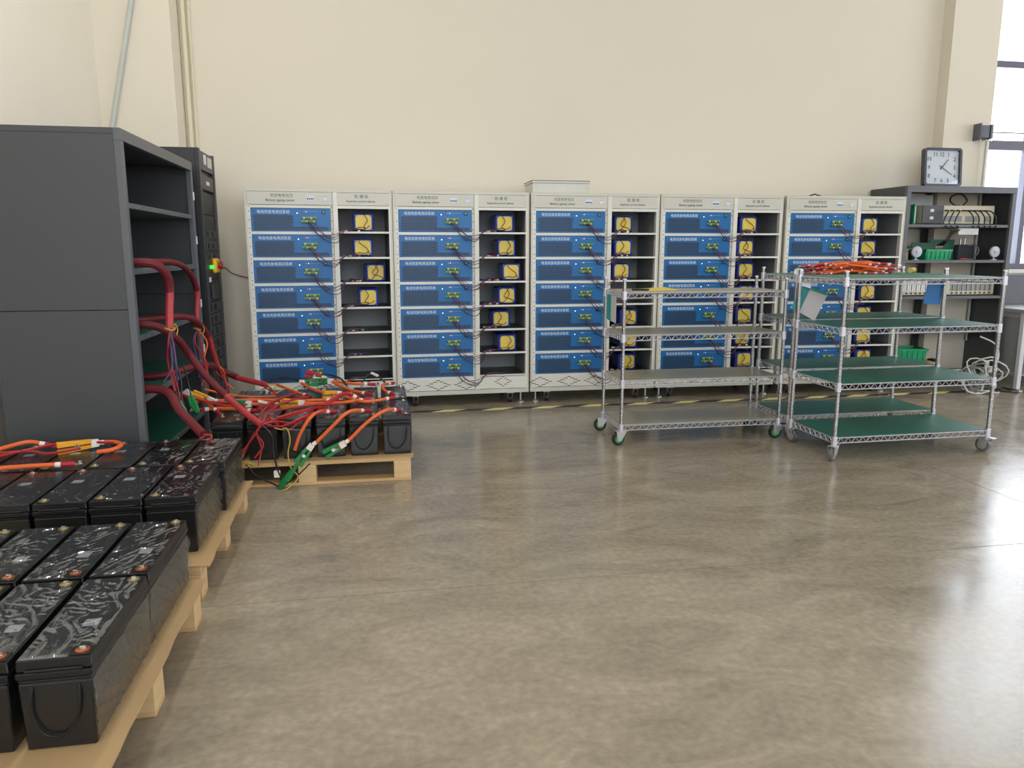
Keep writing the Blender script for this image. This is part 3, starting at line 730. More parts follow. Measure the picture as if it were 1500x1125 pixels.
def make_battery():
    t = thing('battery', '', 'battery')
    mb = MB().taper((-.079, .079, -.236, .236), (-.083, .083, -.240, .240), 0, .178); mb.box(-.083, .083, -.240, .240, .1785, .188)
    mb.build('case', 'battery_black', t, .004)
    mb = MB().box(-.086, .086, -.243, .243, .189, .206); mb.taper((-.086, .086, -.236, .236), (-.084, .084, -.234, .234), .2065, .236)
    mb.box(-.066, .066, -.243, -.236, .2065, .214); mb.box(-.066, .066, .236, .243, .2065, .214)
    mb.build('lid', 'battery_lid', t, .003)
    for y in (-.205, .205):
        tb = MB().box(.034, .078, y - .022, y + .022, .2362, .2385).build('terminal_well', 'battery_lid', t, .001)
        MB().lathe([(.0165, .2385), (.0165, .2405), (.011, .2415)], (.056, y, 0), n=16).build('terminal_ring', 'copper' if y < 0 else 'brass', tb)
        MB().lathe([(.008, .2412), (.0075, .2475), (.004, .2485)], (.056, y, 0), n=6).build('terminal_bolt', 'lug_metal', tb)
    MB().box(.008, .046, -.075, -.035, .2362, .2368).build('barcode_sticker', 'barcode_label', t, smooth=0)
    MB().tube(cat([(-.05, -.238, .172), (-.052, -.247, .15), (-.054, -.247, .09), (-.03, -.246, .045), (.01, -.246, .04), (.045, -.247, .085), (.055, -.247, .145), (.053, -.238, .172)], 5), .0035, 6).build('rope_handle', 'rope_black', t)
    return t
bat0 = make_battery(); bn = [0]
CO = ['right end', 'second from the right', 'third from the right', 'fourth from the right', 'fifth from the right', 'left end']
def battery(x, y, label, group, rz=0, film=None):
    b = bat0 if bn[0] == 0 else copy_tree(bat0)
    b.location = (x, y, .1458); b.scale.x = 1.0; b.rotation_euler = (0, 0, rz + random.uniform(-.006, .006)); tag(b, label, 'battery', group)
    BATS.append((b, bn[0] if film is None else film)); bn[0] += 1
BATS = []
ROWN = ['nearest', 'second-nearest', 'third', 'fourth']
for r, (yc, xr, pitch, cnt) in enumerate(((2.085, -.790, .186, 3), (2.575, -.790, .186, 4), (3.325, -.828, .204, 5), (3.82, -.808, .204, 6))):
    for k in range(cnt):
        battery(xr - k * pitch, yc, 'black film-wrapped battery in the %s row on the left pallets, %s' % (ROWN[r], CO[k]), 'black batteries on the left pallets', PI if r > 1 else 0)
        if r > 1: BATS[-1][0].scale.x = 1.14
for r, yc in enumerate((4.70, 5.225)):
    for k in range(6):
        battery(.105 - k * .193, yc, 'black battery under the orange leads, %s row of the far pallet, %s' % (('front', 'rear')[r], CO[k]), 'black batteries on the far pallet')
for b, k in BATS: put('stretch_film', FILMS[(k * 5 + k // 4) % 6], b)
def side_film(v):
    rr = random.Random(500 + v); nx, nz = 90, 44; off = Vector((rr.uniform(0, 90), rr.uniform(0, 90), 5)); V = []; F = []
    for j in range(nz):
        for i in range(nx):
            y = -.238 + .476 * i / (nx - 1); z = .006 + .176 * j / (nz - 1)
            r1 = 1 - abs(noise.noise(Vector(((y * .6 + z) * 22, (z - y * .8) * 6, 2)) + off)) * 2.6
            r2 = 1 - abs(noise.noise(Vector(((y * .9 + z * .5) * 34, (z - y) * 12, 9)) + off)) * 2.6
            V.append((.0845 + .006 * max(0, r1) ** 4 + .004 * max(0, r2) ** 4, y, z))
    for j in range(nz - 1):
        for i in range(nx - 1): F.append((j * nx + i, j * nx + i + 1, (j + 1) * nx + i + 1, (j + 1) * nx + i))
    me = bpy.data.meshes.new('side_film'); me.from_pydata(V, [], F); me.materials.append(MATS['stretch_film']); me.shade_smooth(); return me
SF = [side_film(v) for v in range(3)]
for q_, k in enumerate((0, 3, 7, 12, 18, 24)): put('side_film', SF[q_ % 3], BATS[k][0], (0, 0, 0), (0, 0, PI if 7 <= k < 18 else 0))

# ------------------------------------------------------------------ wire carts
def truss(mb, p0, p1, n, z0, z1, r=.0034):
    p0 = Vector(p0); p1 = Vector(p1); pts = []
    for k in range(2 * n + 1):
        q = p0.lerp(p1, k / (2 * n)); pts.append((q.x, q.y, z1 if k % 2 else z0))
    mb.tube(pts, r, 5)
def cart_caster(parent, x, y, rot, wheel, hub):
    mb = MB(); mb.lathe([(.016, .098), (.016, .128)], n=12); mb.lathe([(.03, .092), (.03, .1)], n=12)
    for s in (-.023, .019): mb.add([(s, -.034, .098), (s + .004, -.034, .098), (s + .004, .046, .098), (s, .046, .098), (s, .006, .034), (s + .004, .006, .034), (s + .004, .040, .034), (s, .040, .034)],
                                   [(0, 3, 2, 1), (4, 5, 6, 7), (0, 1, 5, 4), (1, 2, 6, 5), (2, 3, 7, 6), (3, 0, 4, 7)])
    mb.box(-.023, .023, -.052, .046, .0985, .104); mb.cyl((-.026, .022, .048), (.026, .022, .048), .008, 8)
    f = put('caster', cached('ccf', lambda: mb.mesh('caster', 'zinc')), parent, (x, y, 0), (0, 0, rot))
    w_ = put('wheel', cached('ccw' + wheel, lambda: MB().lathe([(.03, -.014), (.043, -.014), (.048, -.008), (.048, .008), (.043, .014), (.03, .014)], (0, .022, .048), 'x', 20).mesh('wheel', wheel)), f)
    put('hub', cached('cch' + hub, lambda: MB().lathe([(.031, -.0155), (.031, .0155)], (0, .022, .048), 'x', 16).mesh('hub', hub)), f)
def cart(label, x0, x1, y0, y1, levels, top, mat, wheel, hub, rz, rots):
    cx, cy = (x0 + x1) / 2, (y0 + y1) / 2; W, D = (x1 - x0) / 2, (y1 - y0) / 2
    t = thing('wire_cart', label, 'cart', (cx, cy, 0), rz, 'wire shelf carts')
    for sx in (-1, 1):
        for sy in (-1, 1):
            mb = MB().cyl((sx * W, sy * D, .125), (sx * W, sy * D, top), .0127, 14)
            z = .16
            while z < top - .03: mb.lathe([(.0127, -.002), (.0130, -.001), (.0130, .001), (.0127, .002)], (sx * W, sy * D, z), n=14); z += .0254
            p_ = mb.build('post', 'chrome', t)
            MB().lathe([(.0142, 0), (.0142, .006), (.011, .012)], (sx * W, sy * D, top), n=14).build('post_cap', 'zinc', p_)
            cart_caster(t, sx * W, sy * D, rots[(sx + 1) + (sy + 1) // 2], wheel, hub)
    for z in levels:
        mb = MB()
        for zz, r in ((z, .0044), (z - .034, .0042)):
            mb.tube([(-W, -D, zz), (W, -D, zz)], r, 6); mb.tube([(-W, D, zz), (W, D, zz)], r, 6); mb.tube([(-W, -D, zz), (-W, D, zz)], r, 6); mb.tube([(W, -D, zz), (W, D, zz)], r, 6)
        for s in (-1, 1):
            truss(mb, (-W + .02, s * D, 0), (W - .02, s * D, 0), 21, z - .034, z); truss(mb, (s * W, -D + .02, 0), (s * W, D - .02, 0), 8, z - .034, z)
            for q in (-1, 1): mb.lathe([(.0185, -.045), (.0175, .012)], (s * W, q * D, z), n=14)
        for k in range(1, 8): mb.tube([(-W + 2 * W * k / 8, -D, z - .002), (-W + 2 * W * k / 8, D, z - .002)], .0025, 5)
        f = mb.build('shelf_frame', 'chrome_wire', t)
        c = .028
        pl = [(-W + c, -D + .004), (W - c, -D + .004), (W - .004, -D + c), (W - .004, D - c), (W - c, D - .004), (-W + c, D - .004), (-W + .004, D - c), (-W + .004, -D + c)]
        k = len(pl); m2 = MB().add([(a, b, z + .0045) for a, b in pl] + [(a, b, z + .0080) for a, b in pl], [tuple(range(k))[::-1], tuple(range(k, 2 * k))] + [(i, (i + 1) % k, k + (i + 1) % k, k + i) for i in range(k)])
        m2.build('shelf_mat', mat, f, smooth=0)
    return t
cart('chrome wire cart with beige shelf mats and green-hubbed wheels', 1.675, 2.868, 4.97, 5.41, (1.063, .770, .452, .137), 1.15, 'mat_beige', 'tyre_black', 'wheel_green', -.006, (1.8, 1.5, 1.57, 1.9))
cart('chrome wire cart with green mats standing in front, nearest to the camera', 2.905, 4.055, 4.345, 4.865, (1.172, .86, .502, .148), 1.215, 'mat_green', 'wheel_grey', 'zinc', .012, (2.2, 3.3, .35, 2.9))
cart('chrome wire cart with green mats holding the heap of orange leads', 2.935, 4.125, 4.955, 5.43, (1.172, .86, .502, .160), 1.215, 'mat_green', 'wheel_grey', 'zinc', .0, (-1.57, -1.2, .4, -.6))

# heap of orange leads on the rear green cart
HB = 1.1802
rr = random.Random(5); protoL = []
for v in range(6):
    ln = rr.uniform(.34, .46); pts = []
    for k in range(6): pts.append((ln * (k / 5 - .5), rr.uniform(-.03, .03), .008 + (0 if k in (0, 5) else rr.uniform(0, .02))))
    protoL.append((MB().tube(cat(pts, 4), .006, 6).mesh('cable', 'orange_cable'), pts[0], pts[-1]))
for k in range(46):
    me, a, b = protoL[k % 6]; layer = k // 12
    t = thing('test_lead', 'orange lead with red ends in the tangled heap on the rear cart', 'cable', (3.46 + rr.uniform(-.13, .20) * (1 - layer * .15), 5.16 + rr.uniform(-.09, .09), HB + layer * .019), rr.uniform(-.45, .45) + (PI if rr.random() < .5 else 0), 'orange leads heaped on the rear cart')
    if layer: t.rotation_euler.x = rr.uniform(-.25, .25); t.rotation_euler.y = rr.uniform(-.06, .06)
    put('cable', me, t)
    for q, s in ((a, -1), (b, 1)):
        e_ = put('red_sleeve', cached('hs%d' % s, lambda: MB().cyl((0, 0, 0), (s * .05, 0, -.001), .0072, 7).mesh('red_sleeve', 'shrink_red')), t, q)
        put('white_marker', cached('hm%d' % s, lambda: MB().cyl((-s * .018, 0, 0), (0, 0, 0), .0076, 7).mesh('white_marker', 'white_band')), e_)
        put('lug', cached('hl%d' % s, lambda: MB().box(min(s * .05, s * .075), max(s * .05, s * .075), -.007, .007, -.0015, .0015).mesh('lug', 'lug_metal')), e_)
sp = thing('cable_spool', 'small yellow spool at the right end of the top green cart shelf', 'spool', (4.03, 5.20, HB + .022), .5)
MB().lathe([(.021, -.03), (.021, -.026), (.012, -.025), (.012, .025), (.021, .026), (.021, .03)], (0, 0, 0), 'x', 14).build('spool_body', 'spool_yellow', sp)
MB().lathe([(.018, -.024), (.018, .024)], (0, 0, 0), 'x', 14).build('wound_wire', 'wire_yellow', sp)

# papers and tags on the carts
tg = thing('yellow_document', 'yellow sheet lying on the top shelf of the beige-matted cart', 'paper', (1.965, 5.20, 1.0712), .15)
MB().add([(-.09, -.10, 0), (.16, -.08, 0), (.15, .10, .012), (-.10, .09, .002), (-.09, -.10, .002), (.16, -.08, .002), (.15, .10, .014), (-.10, .09, .004)], [(3, 2, 1, 0), (4, 5, 6, 7), (0, 1, 5, 4), (1, 2, 6, 5), (2, 3, 7, 6), (3, 0, 4, 7)]).build('sheet', 'yellow_sheet', tg, smooth=0)
pn = thing('marker_pen', 'dark marker pen beside the yellow sheet on the beige cart', 'pen', (1.84, 5.12, 1.0712), -.25)
MB().cyl((-.06, 0, .007), (.035, 0, .007), .0065, 8).build('barrel', 'wire_black', pn); MB().cyl((.035, 0, .007), (.06, 0, .007), .0072, 8).build('cap', 'clock_rim', pn)
def hang_tag(label, loc, rz, parts, group=None):
    t = thing('shelf_tag', label, 'tag', loc, rz, group)
    for nm, poly, y, mt in parts: MB().prism(poly, y, y + .002).build(nm, mt, t, smooth=0)
    return t
hang_tag('grey and teal paper tag hung slanting from the front green cart', (2.95, 4.855, 1.10), -.35,
         [('teal_card', [(-.03, .0), (.06, -.03), (.02, -.18), (-.09, -.15)], .004, 'tag_teal'), ('grey_card', [(.03, -.005), (.145, -.05), (.07, -.235), (-.035, -.175)], -.002, 'tag_grey'),
          ('heading_strip', [(.028, .0), (.14, -.042), (.135, -.058), (.022, -.018)], -.005, 'tag_teal'), ('clip', [(-.05, .055), (.03, .03), (.028, -.01), (-.04, .012)], -.006, 'zinc')])
hang_tag('small white card clipped between the cart posts at the top', (2.90, 4.90, 1.185), 0, [('card', [(-.02, 0), (.05, 0), (.05, .035), (-.02, .035)], 0, 'white_plastic')])
hang_tag('teal tag with white card hung on the left end of the beige cart', (1.652, 5.20, 1.02), -1.35,
         [('teal_card', [(-.06, .02), (.0, .02), (-.0, -.17), (-.06, -.155)], 0, 'tag_teal'), ('white_card', [(.0, .01), (.07, .01), (.07, -.18), (.0, -.165)], 0, 'tag_grey')])
hang_tag('blue plastic folder hung under the top shelf of the front cart', (3.97, 4.878, 1.13), .02, [('folder', [(-.055, 0), (.075, 0), (.062, -.165), (-.075, -.160)], 0, 'folder_blue')])

# ------------------------------------------------------------------ things on the grey shelf
def S(x, y, z): return (x, y, z)
eq = thing('channel_tester', 'cream multi-channel tester with looping black cables on the upper grey shelf', 'instrument', (5.16, 6.66, 1.5952), 0)
B(.06, .86, .01, .33, .01, .185).build('case', 'instrument_cream', eq, .004); B(.06, .29, -.0, .012, .012, .183).build('control_panel', 'instrument_dark', eq, .003)
for x, z in ((.14, .12), (.14, .05)): B(x, x + .04, -.004, .002, z, z + .028).build('panel_button', 'white_plastic', eq, .002)
for x0, x1 in ((.30, .50), (.54, .70), (.75, .83)): B(x0, x1, .006, .013, .03, .085).build('label_plate', 'bench_grey', eq, .002)
for k in range(8):
    x = .31 + k * .062; MB().cyl((x, -.02, .135), (x, .012, .135), .008, 8).build('socket', 'instrument_dark', eq)
    sg = -1 if k < 3 else 1
    MB().tube(cat([(x, -.02, .135), (x + .02 * sg, -.06, .125), (x + .06 * sg, -.075, .07), (x + .07 * sg, -.07, .01), (x + .05 * sg - .02, -.125, -.03)], 5), .006, 6).build('loop_cable', 'wire_black', eq)
for x in (.08, .82): B(x, x + .03, .05, .3, 0, .01).build('foot', 'wire_black', eq)
MB().tube(cat([(.62, .16, .19), (.66, .15, .24), (.60, .15, .30), (.50, .15, .29), (.47, .15, .24), (.52, .15, .20), (.58, .15, .192)]), .008, 6).build('cable_loop', 'wire_black', eq)
b_ = thing('green_case', 'dark green instrument case at the left end of the upper grey shelf', 'case', (5.08, 6.70, 1.5952), 0)
B(-.07, .07, 0, .25, 0, .19).build('case_body', 'instrument_green', b_, .006); B(.055, .078, -.03, .0, .0, .195).build('case_edge', 'crate_green', b_, .004); B(.06, .072, -.034, -.03, .02, .17).build('document', 'paper', b_)
tag(B(5.09, 5.58, 6.985, 6.99, 1.62, 1.9).build('document_sheet', 'paper', smooth=0), 'large pale sheet standing behind the cream channel tester', 'paper')
def crate(name, label, x, y, z, w_, d_, h_, rz=0, load=None):
    t = thing(name, label, 'crate', (x, y, z), rz)
    mb = MB(); tk_ = .006; e = .015
    mb.box(-w_ / 2 + e, w_ / 2 - e, -d_ / 2 + e, d_ / 2 - e, 0, tk_)
    for s in (-1, 1):
        mb.add([(-w_ / 2 + e, s * (d_ / 2 - e), 0), (w_ / 2 - e, s * (d_ / 2 - e), 0), (w_ / 2, s * d_ / 2, h_), (-w_ / 2, s * d_ / 2, h_), (-w_ / 2 + e, s * (d_ / 2 - e - tk_), 0), (w_ / 2 - e, s * (d_ / 2 - e - tk_), 0), (w_ / 2, s * (d_ / 2 - tk_), h_), (-w_ / 2, s * (d_ / 2 - tk_), h_)],
               [(0, 1, 2, 3), (7, 6, 5, 4), (0, 4, 5, 1), (1, 5, 6, 2), (2, 6, 7, 3), (3, 7, 4, 0)])
        mb.add([(s * (w_ / 2 - e), -d_ / 2 + e, 0), (s * (w_ / 2 - e), d_ / 2 - e, 0), (s * w_ / 2, d_ / 2, h_), (s * w_ / 2, -d_ / 2, h_), (s * (w_ / 2 - e - tk_), -d_ / 2 + e, 0), (s * (w_ / 2 - e - tk_), d_ / 2 - e, 0), (s * (w_ / 2 - tk_), d_ / 2, h_), (s * (w_ / 2 - tk_), -d_ / 2, h_)],
               [(0, 1, 2, 3), (7, 6, 5, 4), (0, 4, 5, 1), (1, 5, 6, 2), (2, 6, 7, 3), (3, 7, 4, 0)])
    mb.build('crate_body', 'crate_green', t, smooth=0)
    r = MB(); a, b = w_ / 2 + .008, d_ / 2 + .008
    r.box(-a, a, -b, -b + .014, h_ - .016, h_); r.box(-a, a, b - .014, b, h_ - .016, h_); r.box(-a, -a + .014, -b, b, h_ - .016, h_); r.box(a - .014, a, -b, b, h_ - .016, h_)
    for k in range(6): x_ = -w_ / 2 + .03 + k * (w_ - .06) / 5; r.box(x_ - .004, x_ + .004, -d_ / 2 - .002, -d_ / 2 + .02, .01, h_ - .016)
    r.build('crate_rim', 'crate_green', t, smooth=0)
    if load:
        rr = random.Random(9)
        for k in range(5): MB().tube(cat([(rr.uniform(-w_ * .35, w_ * .35), rr.uniform(-d_ * .3, d_ * .3), h_ * .5 + rr.uniform(0, .03)) for _ in range(6)]), .009, 6).build('cable', load, t)
    return t
crate('green_crate', 'small green crate on the second grey shelf between the round fans', 5.40, 6.72, 1.2584, .30, .22, .10)
crate('green_crate', 'green crate of black cables on the lowest grey shelf', 5.235, 6.76, .2605, .31, .30, .13, -.25, 'wire_black')
cb_ = thing('carton_box', 'flat brown carton under the lower green crate', 'carton', (5.24, 6.78, .1204), -.05)
B(-.2, .26, -.17, .17, 0, .134).build('carton_body', 'carton', cb_, .004); B(-.201, .261, -.012, .012, .1342, .1348).build('packing_tape', 'spool_yellow', cb_)
bo = thing('circuit_board', 'large dark green board leaning at the back of the second grey shelf', 'board', (5.12, 6.88, 1.2584), 0)
B(0, .30, 0, .012, 0, .12).build('board_panel', 'board_green', bo, .002); B(.20, .42, .02, .032, 0, .17).build('board_panel', 'board_green', bo, .002); B(.42, .70, .04, .052, 0, .20).build('board_panel', 'board_green', bo, .002)
for nm, x in (('left', 5.14), ('right', 6.0)):
    f_ = thing('round_fan', 'small grey round fan %s' % ('beside the brown carton on the second grey shelf' if nm == 'left' else 'at the right end of the second grey shelf'), 'fan', (x + .005, 6.60, 1.2584), 0, 'round fans on the grey shelf')
    mb = MB().box(-.022, .022, -.01, .02, 0, .008); mb.box(-.006, .006, 0, .01, .008, .03); mb.build('fan_stand', 'fan_grey', f_)
    MB().lathe([(.045, 0), (.053, .004), (.053, .022), (.044, .026), (.042, .02), (.041, .006)], (0, -.014, .078), 'y', 24).build('fan_ring', 'fan_grey', f_)
    MB().lathe([(.041, .006), (.041, .012)], (0, -.014, .078), 'y', 20).build('fan_disc', 'fan_dark', f_)
    mb = MB()
    for k in range(7):
        a = k * 2 * PI / 7; mb.add([(0, -.012, .078), (.036 * math.cos(a), -.016, .078 + .036 * math.sin(a)), (.036 * math.cos(a + .55), -.009, .078 + .036 * math.sin(a + .55)), (0, -.010, .078)], [(0, 1, 2), (3, 2, 1)])
    mb.lathe([(.014, -.022), (.016, -.01)], (0, 0, .078), 'y', 12); mb.build('fan_blades', 'fan_grey', f_)
ct = thing('carton', 'small brown carton at the left end of the second grey shelf', 'carton', (5.053, 6.63, 1.2584), 0)
B(-.03, .03, 0, .12, 0, .105).build('carton_body', 'carton', ct, .003); B(-.031, .031, -.001, .0, .08, .09).build('print_band', 'wire_brown', ct)
ch_ = thing('cable_hank', 'hank of dark cables hanging in the second bay of the grey shelf', 'cable', (5.12, 6.80, 1.38), 0)
rr = random.Random(3)
for k in range(9):
    MB().tube(cat([(rr.uniform(-.04, .04), rr.uniform(-.02, .02), .178 - .06 * j - (0 if j < 5 else .0)) for j in range(6)]), .006, 5).build('cable', ('cable_grey', 'wire_black')[k % 2], ch_)
ad = thing('power_adapter', 'black device with two silver prongs on the second grey shelf', 'adapter', (5.86, 6.86, 1.2584), 0)
B(-.03, .14, 0, .08, 0, .15).build('adapter_body', 'instrument_dark', ad, .01)
for x in (.0, .05): MB().cyl((x, .03, .15), (x, .03, .21), .009, 8).build('prong', 'lug_metal', ad)
MB().tube(cat([(.05, -.005, .14), (.13, -.03, .14), (.16, -.04, .08), (.12, -.03, .02)]), .008, 6).build('adapter_cable', 'cable_grey', ad)
hc = thing('hanging_connectors', 'bunch of black cables with metal plugs drooping over the green crate', 'cable', (5.42, 6.60, 1.36), 0)
for k in range(4):
    MB().tube(cat([(.06 + k * .03, -.03, .185), (.03 + k * .01, -.045, .14), (-.01 + k * .012, -.03, .08), (-.04 + k * .022, .03, .035)]), .006, 6).build('cable', 'wire_black', hc)
    MB().cyl((-.04 + k * .022, .03, .035), (-.048 + k * .022, .045, -.005), .009, 8).build('plug', 'lug_metal', hc)
tag(B(5.56, 5.78, 6.575, 6.578, 1.50, 1.56).build('notice_card', 'paper', smooth=0), 'white card hanging below the upper grey shelf', 'card')
tl_ = thing('pen_tool', 'red-handled tool lying on the second grey shelf', 'tool', (5.70, 6.62, 1.2584), .1)
MB().cyl((-.06, 0, .008), (.03, 0, .008), .008, 8).build('handle', 'red_print', tl_); MB().cyl((.03, 0, .008), (.09, 0, .008), .004, 6).build('shaft', 'lug_metal', tl_)
def instrument(x, wd, label, n):
    t = thing('battery_analyser', label, 'instrument', (x, 6.64, .9104), 0)
    B(0, wd, 0, .3, .008, .150).build('case', 'instrument_cream', t, .004)
    for k in range(n):
        a = .03 + k * (wd - .06) / n; b = a + (wd - .06) / n
        mdl = B(a + .003, b - .003, -.004, .002, .045, .135).build('module', 'white_plastic' if n < 7 else 'bench_grey', t, .002)
        B((a + b) / 2 - .003, (a + b) / 2 + .003, -.007, -.003, .05, .13).build('slot', 'instrument_dark', mdl)
        MB().lathe([(.010, -.008), (.010, .002)], ((a + b) / 2, 0, .026), 'y', 8).build('knob', 'instrument_dark', t)
    for x_ in (.03, wd - .06): B(x_, x_ + .03, .03, .28, 0, .008).build('foot', 'wire_black', t)
instrument(5.00, .36, 'smaller cream slotted instrument at the left of the third grey shelf', 6); instrument(5.55, .53, 'cream many-slot instrument at the right of the third grey shelf', 9)
for k, x in enumerate((5.32, 5.70)):
    t = thing('blue_meter', ('small blue meter on the fourth grey shelf behind the left cart post', 'small blue meter on the fourth grey shelf behind the cart middle')[k], 'meter', (x, 6.66, .5754), 0)
    B(-.06, .06, 0, .05, 0, .035).build('meter_body', 'pack_blue', t, .006); B(-.03, .03, -.002, .0, .012, .028).build('meter_display', 'rack_slot', t)
t = thing('power_strip', 'cream power strip on the lowest grey shelf beside black cables', 'power strip', (5.72, 6.68, .1204), .2)
B(-.12, .12, -.03, .03, 0, .045).build('strip_body', 'cable_white', t, .006)
for k in range(4): B(-.10 + k * .05, -.07 + k * .05, -.012, .012, .045, .047).build('socket', 'rack_slot', t)
t = thing('black_adapter', 'black power brick with cable on the lowest grey shelf', 'adapter', (5.60, 6.80, .1204), .5)
B(-.05, .05, -.04, .04, 0, .14).build('brick', 'wire_black', t, .01); MB().tube(cat([(-.05, 0, .10), (-.12, -.02, .13), (-.2, -.03, .10), (-.25, -.02, .02)]), .007, 6).build('adapter_cable', 'wire_black', t)
tag(MB().tube(cat([(5.02, 6.70, .905 - .04), (5.10, 6.80, .80), (5.30, 6.92, .66), (5.5, 6.95, .60)]), .007, 6).build('sagging_cable', 'wire_black'), 'black cable sagging across the fourth bay of the grey shelf', 'cable')

# white cable tangle on the floor by the grey shelf
t = thing('cable_tangle', 'tangle of white and grey cables on the floor by the grey shelf', 'cable', (5.70, 6.26, 0), 0)
rr = random.Random(21)
for k in range(13):
    cx_, cz_, a, b, yy = rr.uniform(-.10, .08), rr.uniform(.10, .24), rr.uniform(.05, .13), rr.uniform(.07, .14), rr.uniform(-.06, .08); ph = rr.uniform(0, 6)
    pts = [(cx_ + a * math.cos(ph + q), yy + .05 * math.sin(2 * q + ph), max(.01, cz_ + b * math.sin(ph + q))) for q in [2 * PI * i / 14 for i in range(14)]]
    MB().tube(pts, .007, 6, closed=True).build('cable_loop', 'cable_white' if k % 4 else 'cable_grey', t)
MB().tube(cat([(.12, .2, .52), (.20, .1, .46), (.22, .06, .36), (.14, 0, .27), (.02, -.04, .18), (-.04, -.06, .03), (-.12, -.08, .01)]), .008, 6).build('cable_loop', 'cable_white', t)
MB().tube(cat([(-.22, -.04, .10), (-.18, -.06, .03), (-.08, -.08, .008), (.02, -.09, .03), (.12, -.08, .008), (.25, .0, .008), (.4, -.06, .01), (.46, .02, .008)]), .008, 6).build('cable_loop', 'cable_white', t)
B(.06, .15, -.03, .03, .20, .25).build('plug', 'cable_white', t, .008)
MB().tube(cat([(.10, .06, .008), (.2, .0, .03), (.3, .05, .03), (.38, -.04, .01), (.28, -.08, .02), (.18, -.04, .02)]), .012, 6).build('dark_cable', 'wire_black', t)
# workbench at the right edge
t = thing('workbench', 'grey workbench with white legs at the right edge beside the shelf', 'workbench', (6.20, 6.42, 0), 0)
B(-.03, 1.5, -.1, .62, .75, .785).build('worktop', 'bench_grey', t, .004)
for x in (.0, 1.4):
    for y in (-.06, .55): B(x, x + .045, y, y + .045, 0, .75).build('leg', 'bench_white', t, .003)
B(.02, .03, -.01, .55, .15, .70).build('end_panel', 'bench_grey', t); B(.06, 1.4, .56, .57, .15, .74).build('back_panel', 'bench_grey', t)
B(.03, 1.42, .0, .55, .12, .14).build('lower_shelf', 'bench_grey', t)
B(-.02, 1.5, .60, .62, .785, 1.10).build('backboard', 'shelf_edge', t, .003)
B(.08, .16, -.105, -.1, .765, .775).build('label_strip', 'white_plastic', t)

# ------------------------------------------------------------------ red cable sleeves of the dark shelf
def sleeve(label, pts, r, bright=.0, wires=(), seed=0):
    t = thing('cable_sleeve', label, 'cable', pts[0], 0, 'red cable sleeves at the dark shelf'); o = Vector(pts[0])
    P = [q - o for q in cat(pts, 8)]; k = int(len(P) * (1 - bright)); k = max(2, min(len(P), k))
    MB().tube(P[:k], r, 10).build('sleeve', 'sleeve_red', t)
    if bright: MB().tube(P[k - 1:], r * .86, 10).build('bright_sleeve', 'sleeve_bright', t)
    rr = random.Random(seed)
    for j, (end, mt) in enumerate(wires):
        s = P[-1]; e = Vector(end) - o; mid = s.lerp(e, .5) + Vector((rr.uniform(-.04, .04), rr.uniform(-.04, .04), rr.uniform(-.06, .0)))
        q1 = s.lerp(e, .25) + Vector((rr.uniform(-.03, .03), rr.uniform(-.03, .03), 0))
        MB().tube(cat([s, q1, mid, e], 6), rr.uniform(.004, .0055), 6).build('wire', mt, t)
    return t
WR, WB_, WY, WV = 'wire_red', 'wire_black', 'wire_yellow', 'wire_violet'
sleeve('thick red sleeve arching over the second shelf board, nearest loop', [(-1.65, 4.31, 1.279), (-1.35, 4.31, 1.282), (-1.16, 4.31, 1.285), (-1.10, 4.36, 1.23), (-1.095, 4.40, 1.14), (-1.10, 4.38, 1.02), (-1.10, 4.36, .93)], .024, .30,
       [((-1.08, 4.28, .60), WR), ((-1.06, 4.33, .52), WB_), ((-1.09, 4.38, .56), WV), ((-1.12, 4.24, .66), WV), ((-1.04, 4.30, .45), WB_), ((-1.07, 4.42, .50), 'wire_brown')], 1)
sleeve('thinner red sleeve arching over the second shelf board, farther loop', [(-1.65, 4.70, 1.28), (-1.35, 4.72, 1.285), (-1.18, 4.85, 1.28), (-1.14, 5.06, 1.22), (-1.13, 5.20, 1.10), (-1.14, 5.20, .95), (-1.14, 5.19, .85)], .018, .32,
       [((-1.10, 5.0, .50), WR), ((-1.08, 5.1, .44), WR), ((-1.06, 5.15, .47), 'orange_cable'), ((-1.12, 5.05, .55), WV)], 2)
sleeve('long red sleeve sweeping from the dark shelf down to the far batteries', [(-1.62, 4.40, .945), (-1.38, 4.40, .95), (-1.20, 4.42, .945), (-1.11, 4.50, .87), (-1.07, 4.62, .755), (-.99, 4.62, .63), (-.88, 4.60, .51), (-.76, 4.48, .43), (-.655, 4.38, .375)], .022, .24,
       [((-.80, 4.33, .20), WR), ((-.78, 4.34, .16), WR), ((-.70, 4.35, .19), WR), ((-.68, 4.34, .15), WR), ((-.60, 4.47, .415), WR), ((-.51, 4.5, .42), WR), ((-.42, 4.47, .41), WR), ((-.30, 4.48, .43), WR), ((-.58, 4.36, .12), WB_), ((-.56, 4.35, .05), WB_)], 3)
sleeve('red sleeve running behind along the dark shelf to the rear batteries', [(-1.62, 4.80, .600), (-1.3, 4.85, .602), (-1.15, 5.0, .625), (-1.10, 5.25, .60), (-1.06, 5.5, .52), (-.96, 5.48, .475), (-.86, 5.40, .46), (-.75, 5.32, .445)], .022, .28,
       [((-.50, 5.06, .40), WR), ((-.70, 5.05, .41), WR), ((-.62, 5.30, .42), WY)], 4)
sleeve('red sleeve dropping from the dark shelf onto the left pallet batteries', [(-1.62, 4.32, .603), (-1.40, 4.31, .606), (-1.20, 4.29, .615), (-1.10, 4.24, .60), (-1.03, 4.14, .53), (-.95, 4.08, .455), (-.89, 4.01, .418)], .023, 0, [((-.835, 3.93, .397), WR), ((-.84, 3.96, .396), 'wire_brown')], 5)
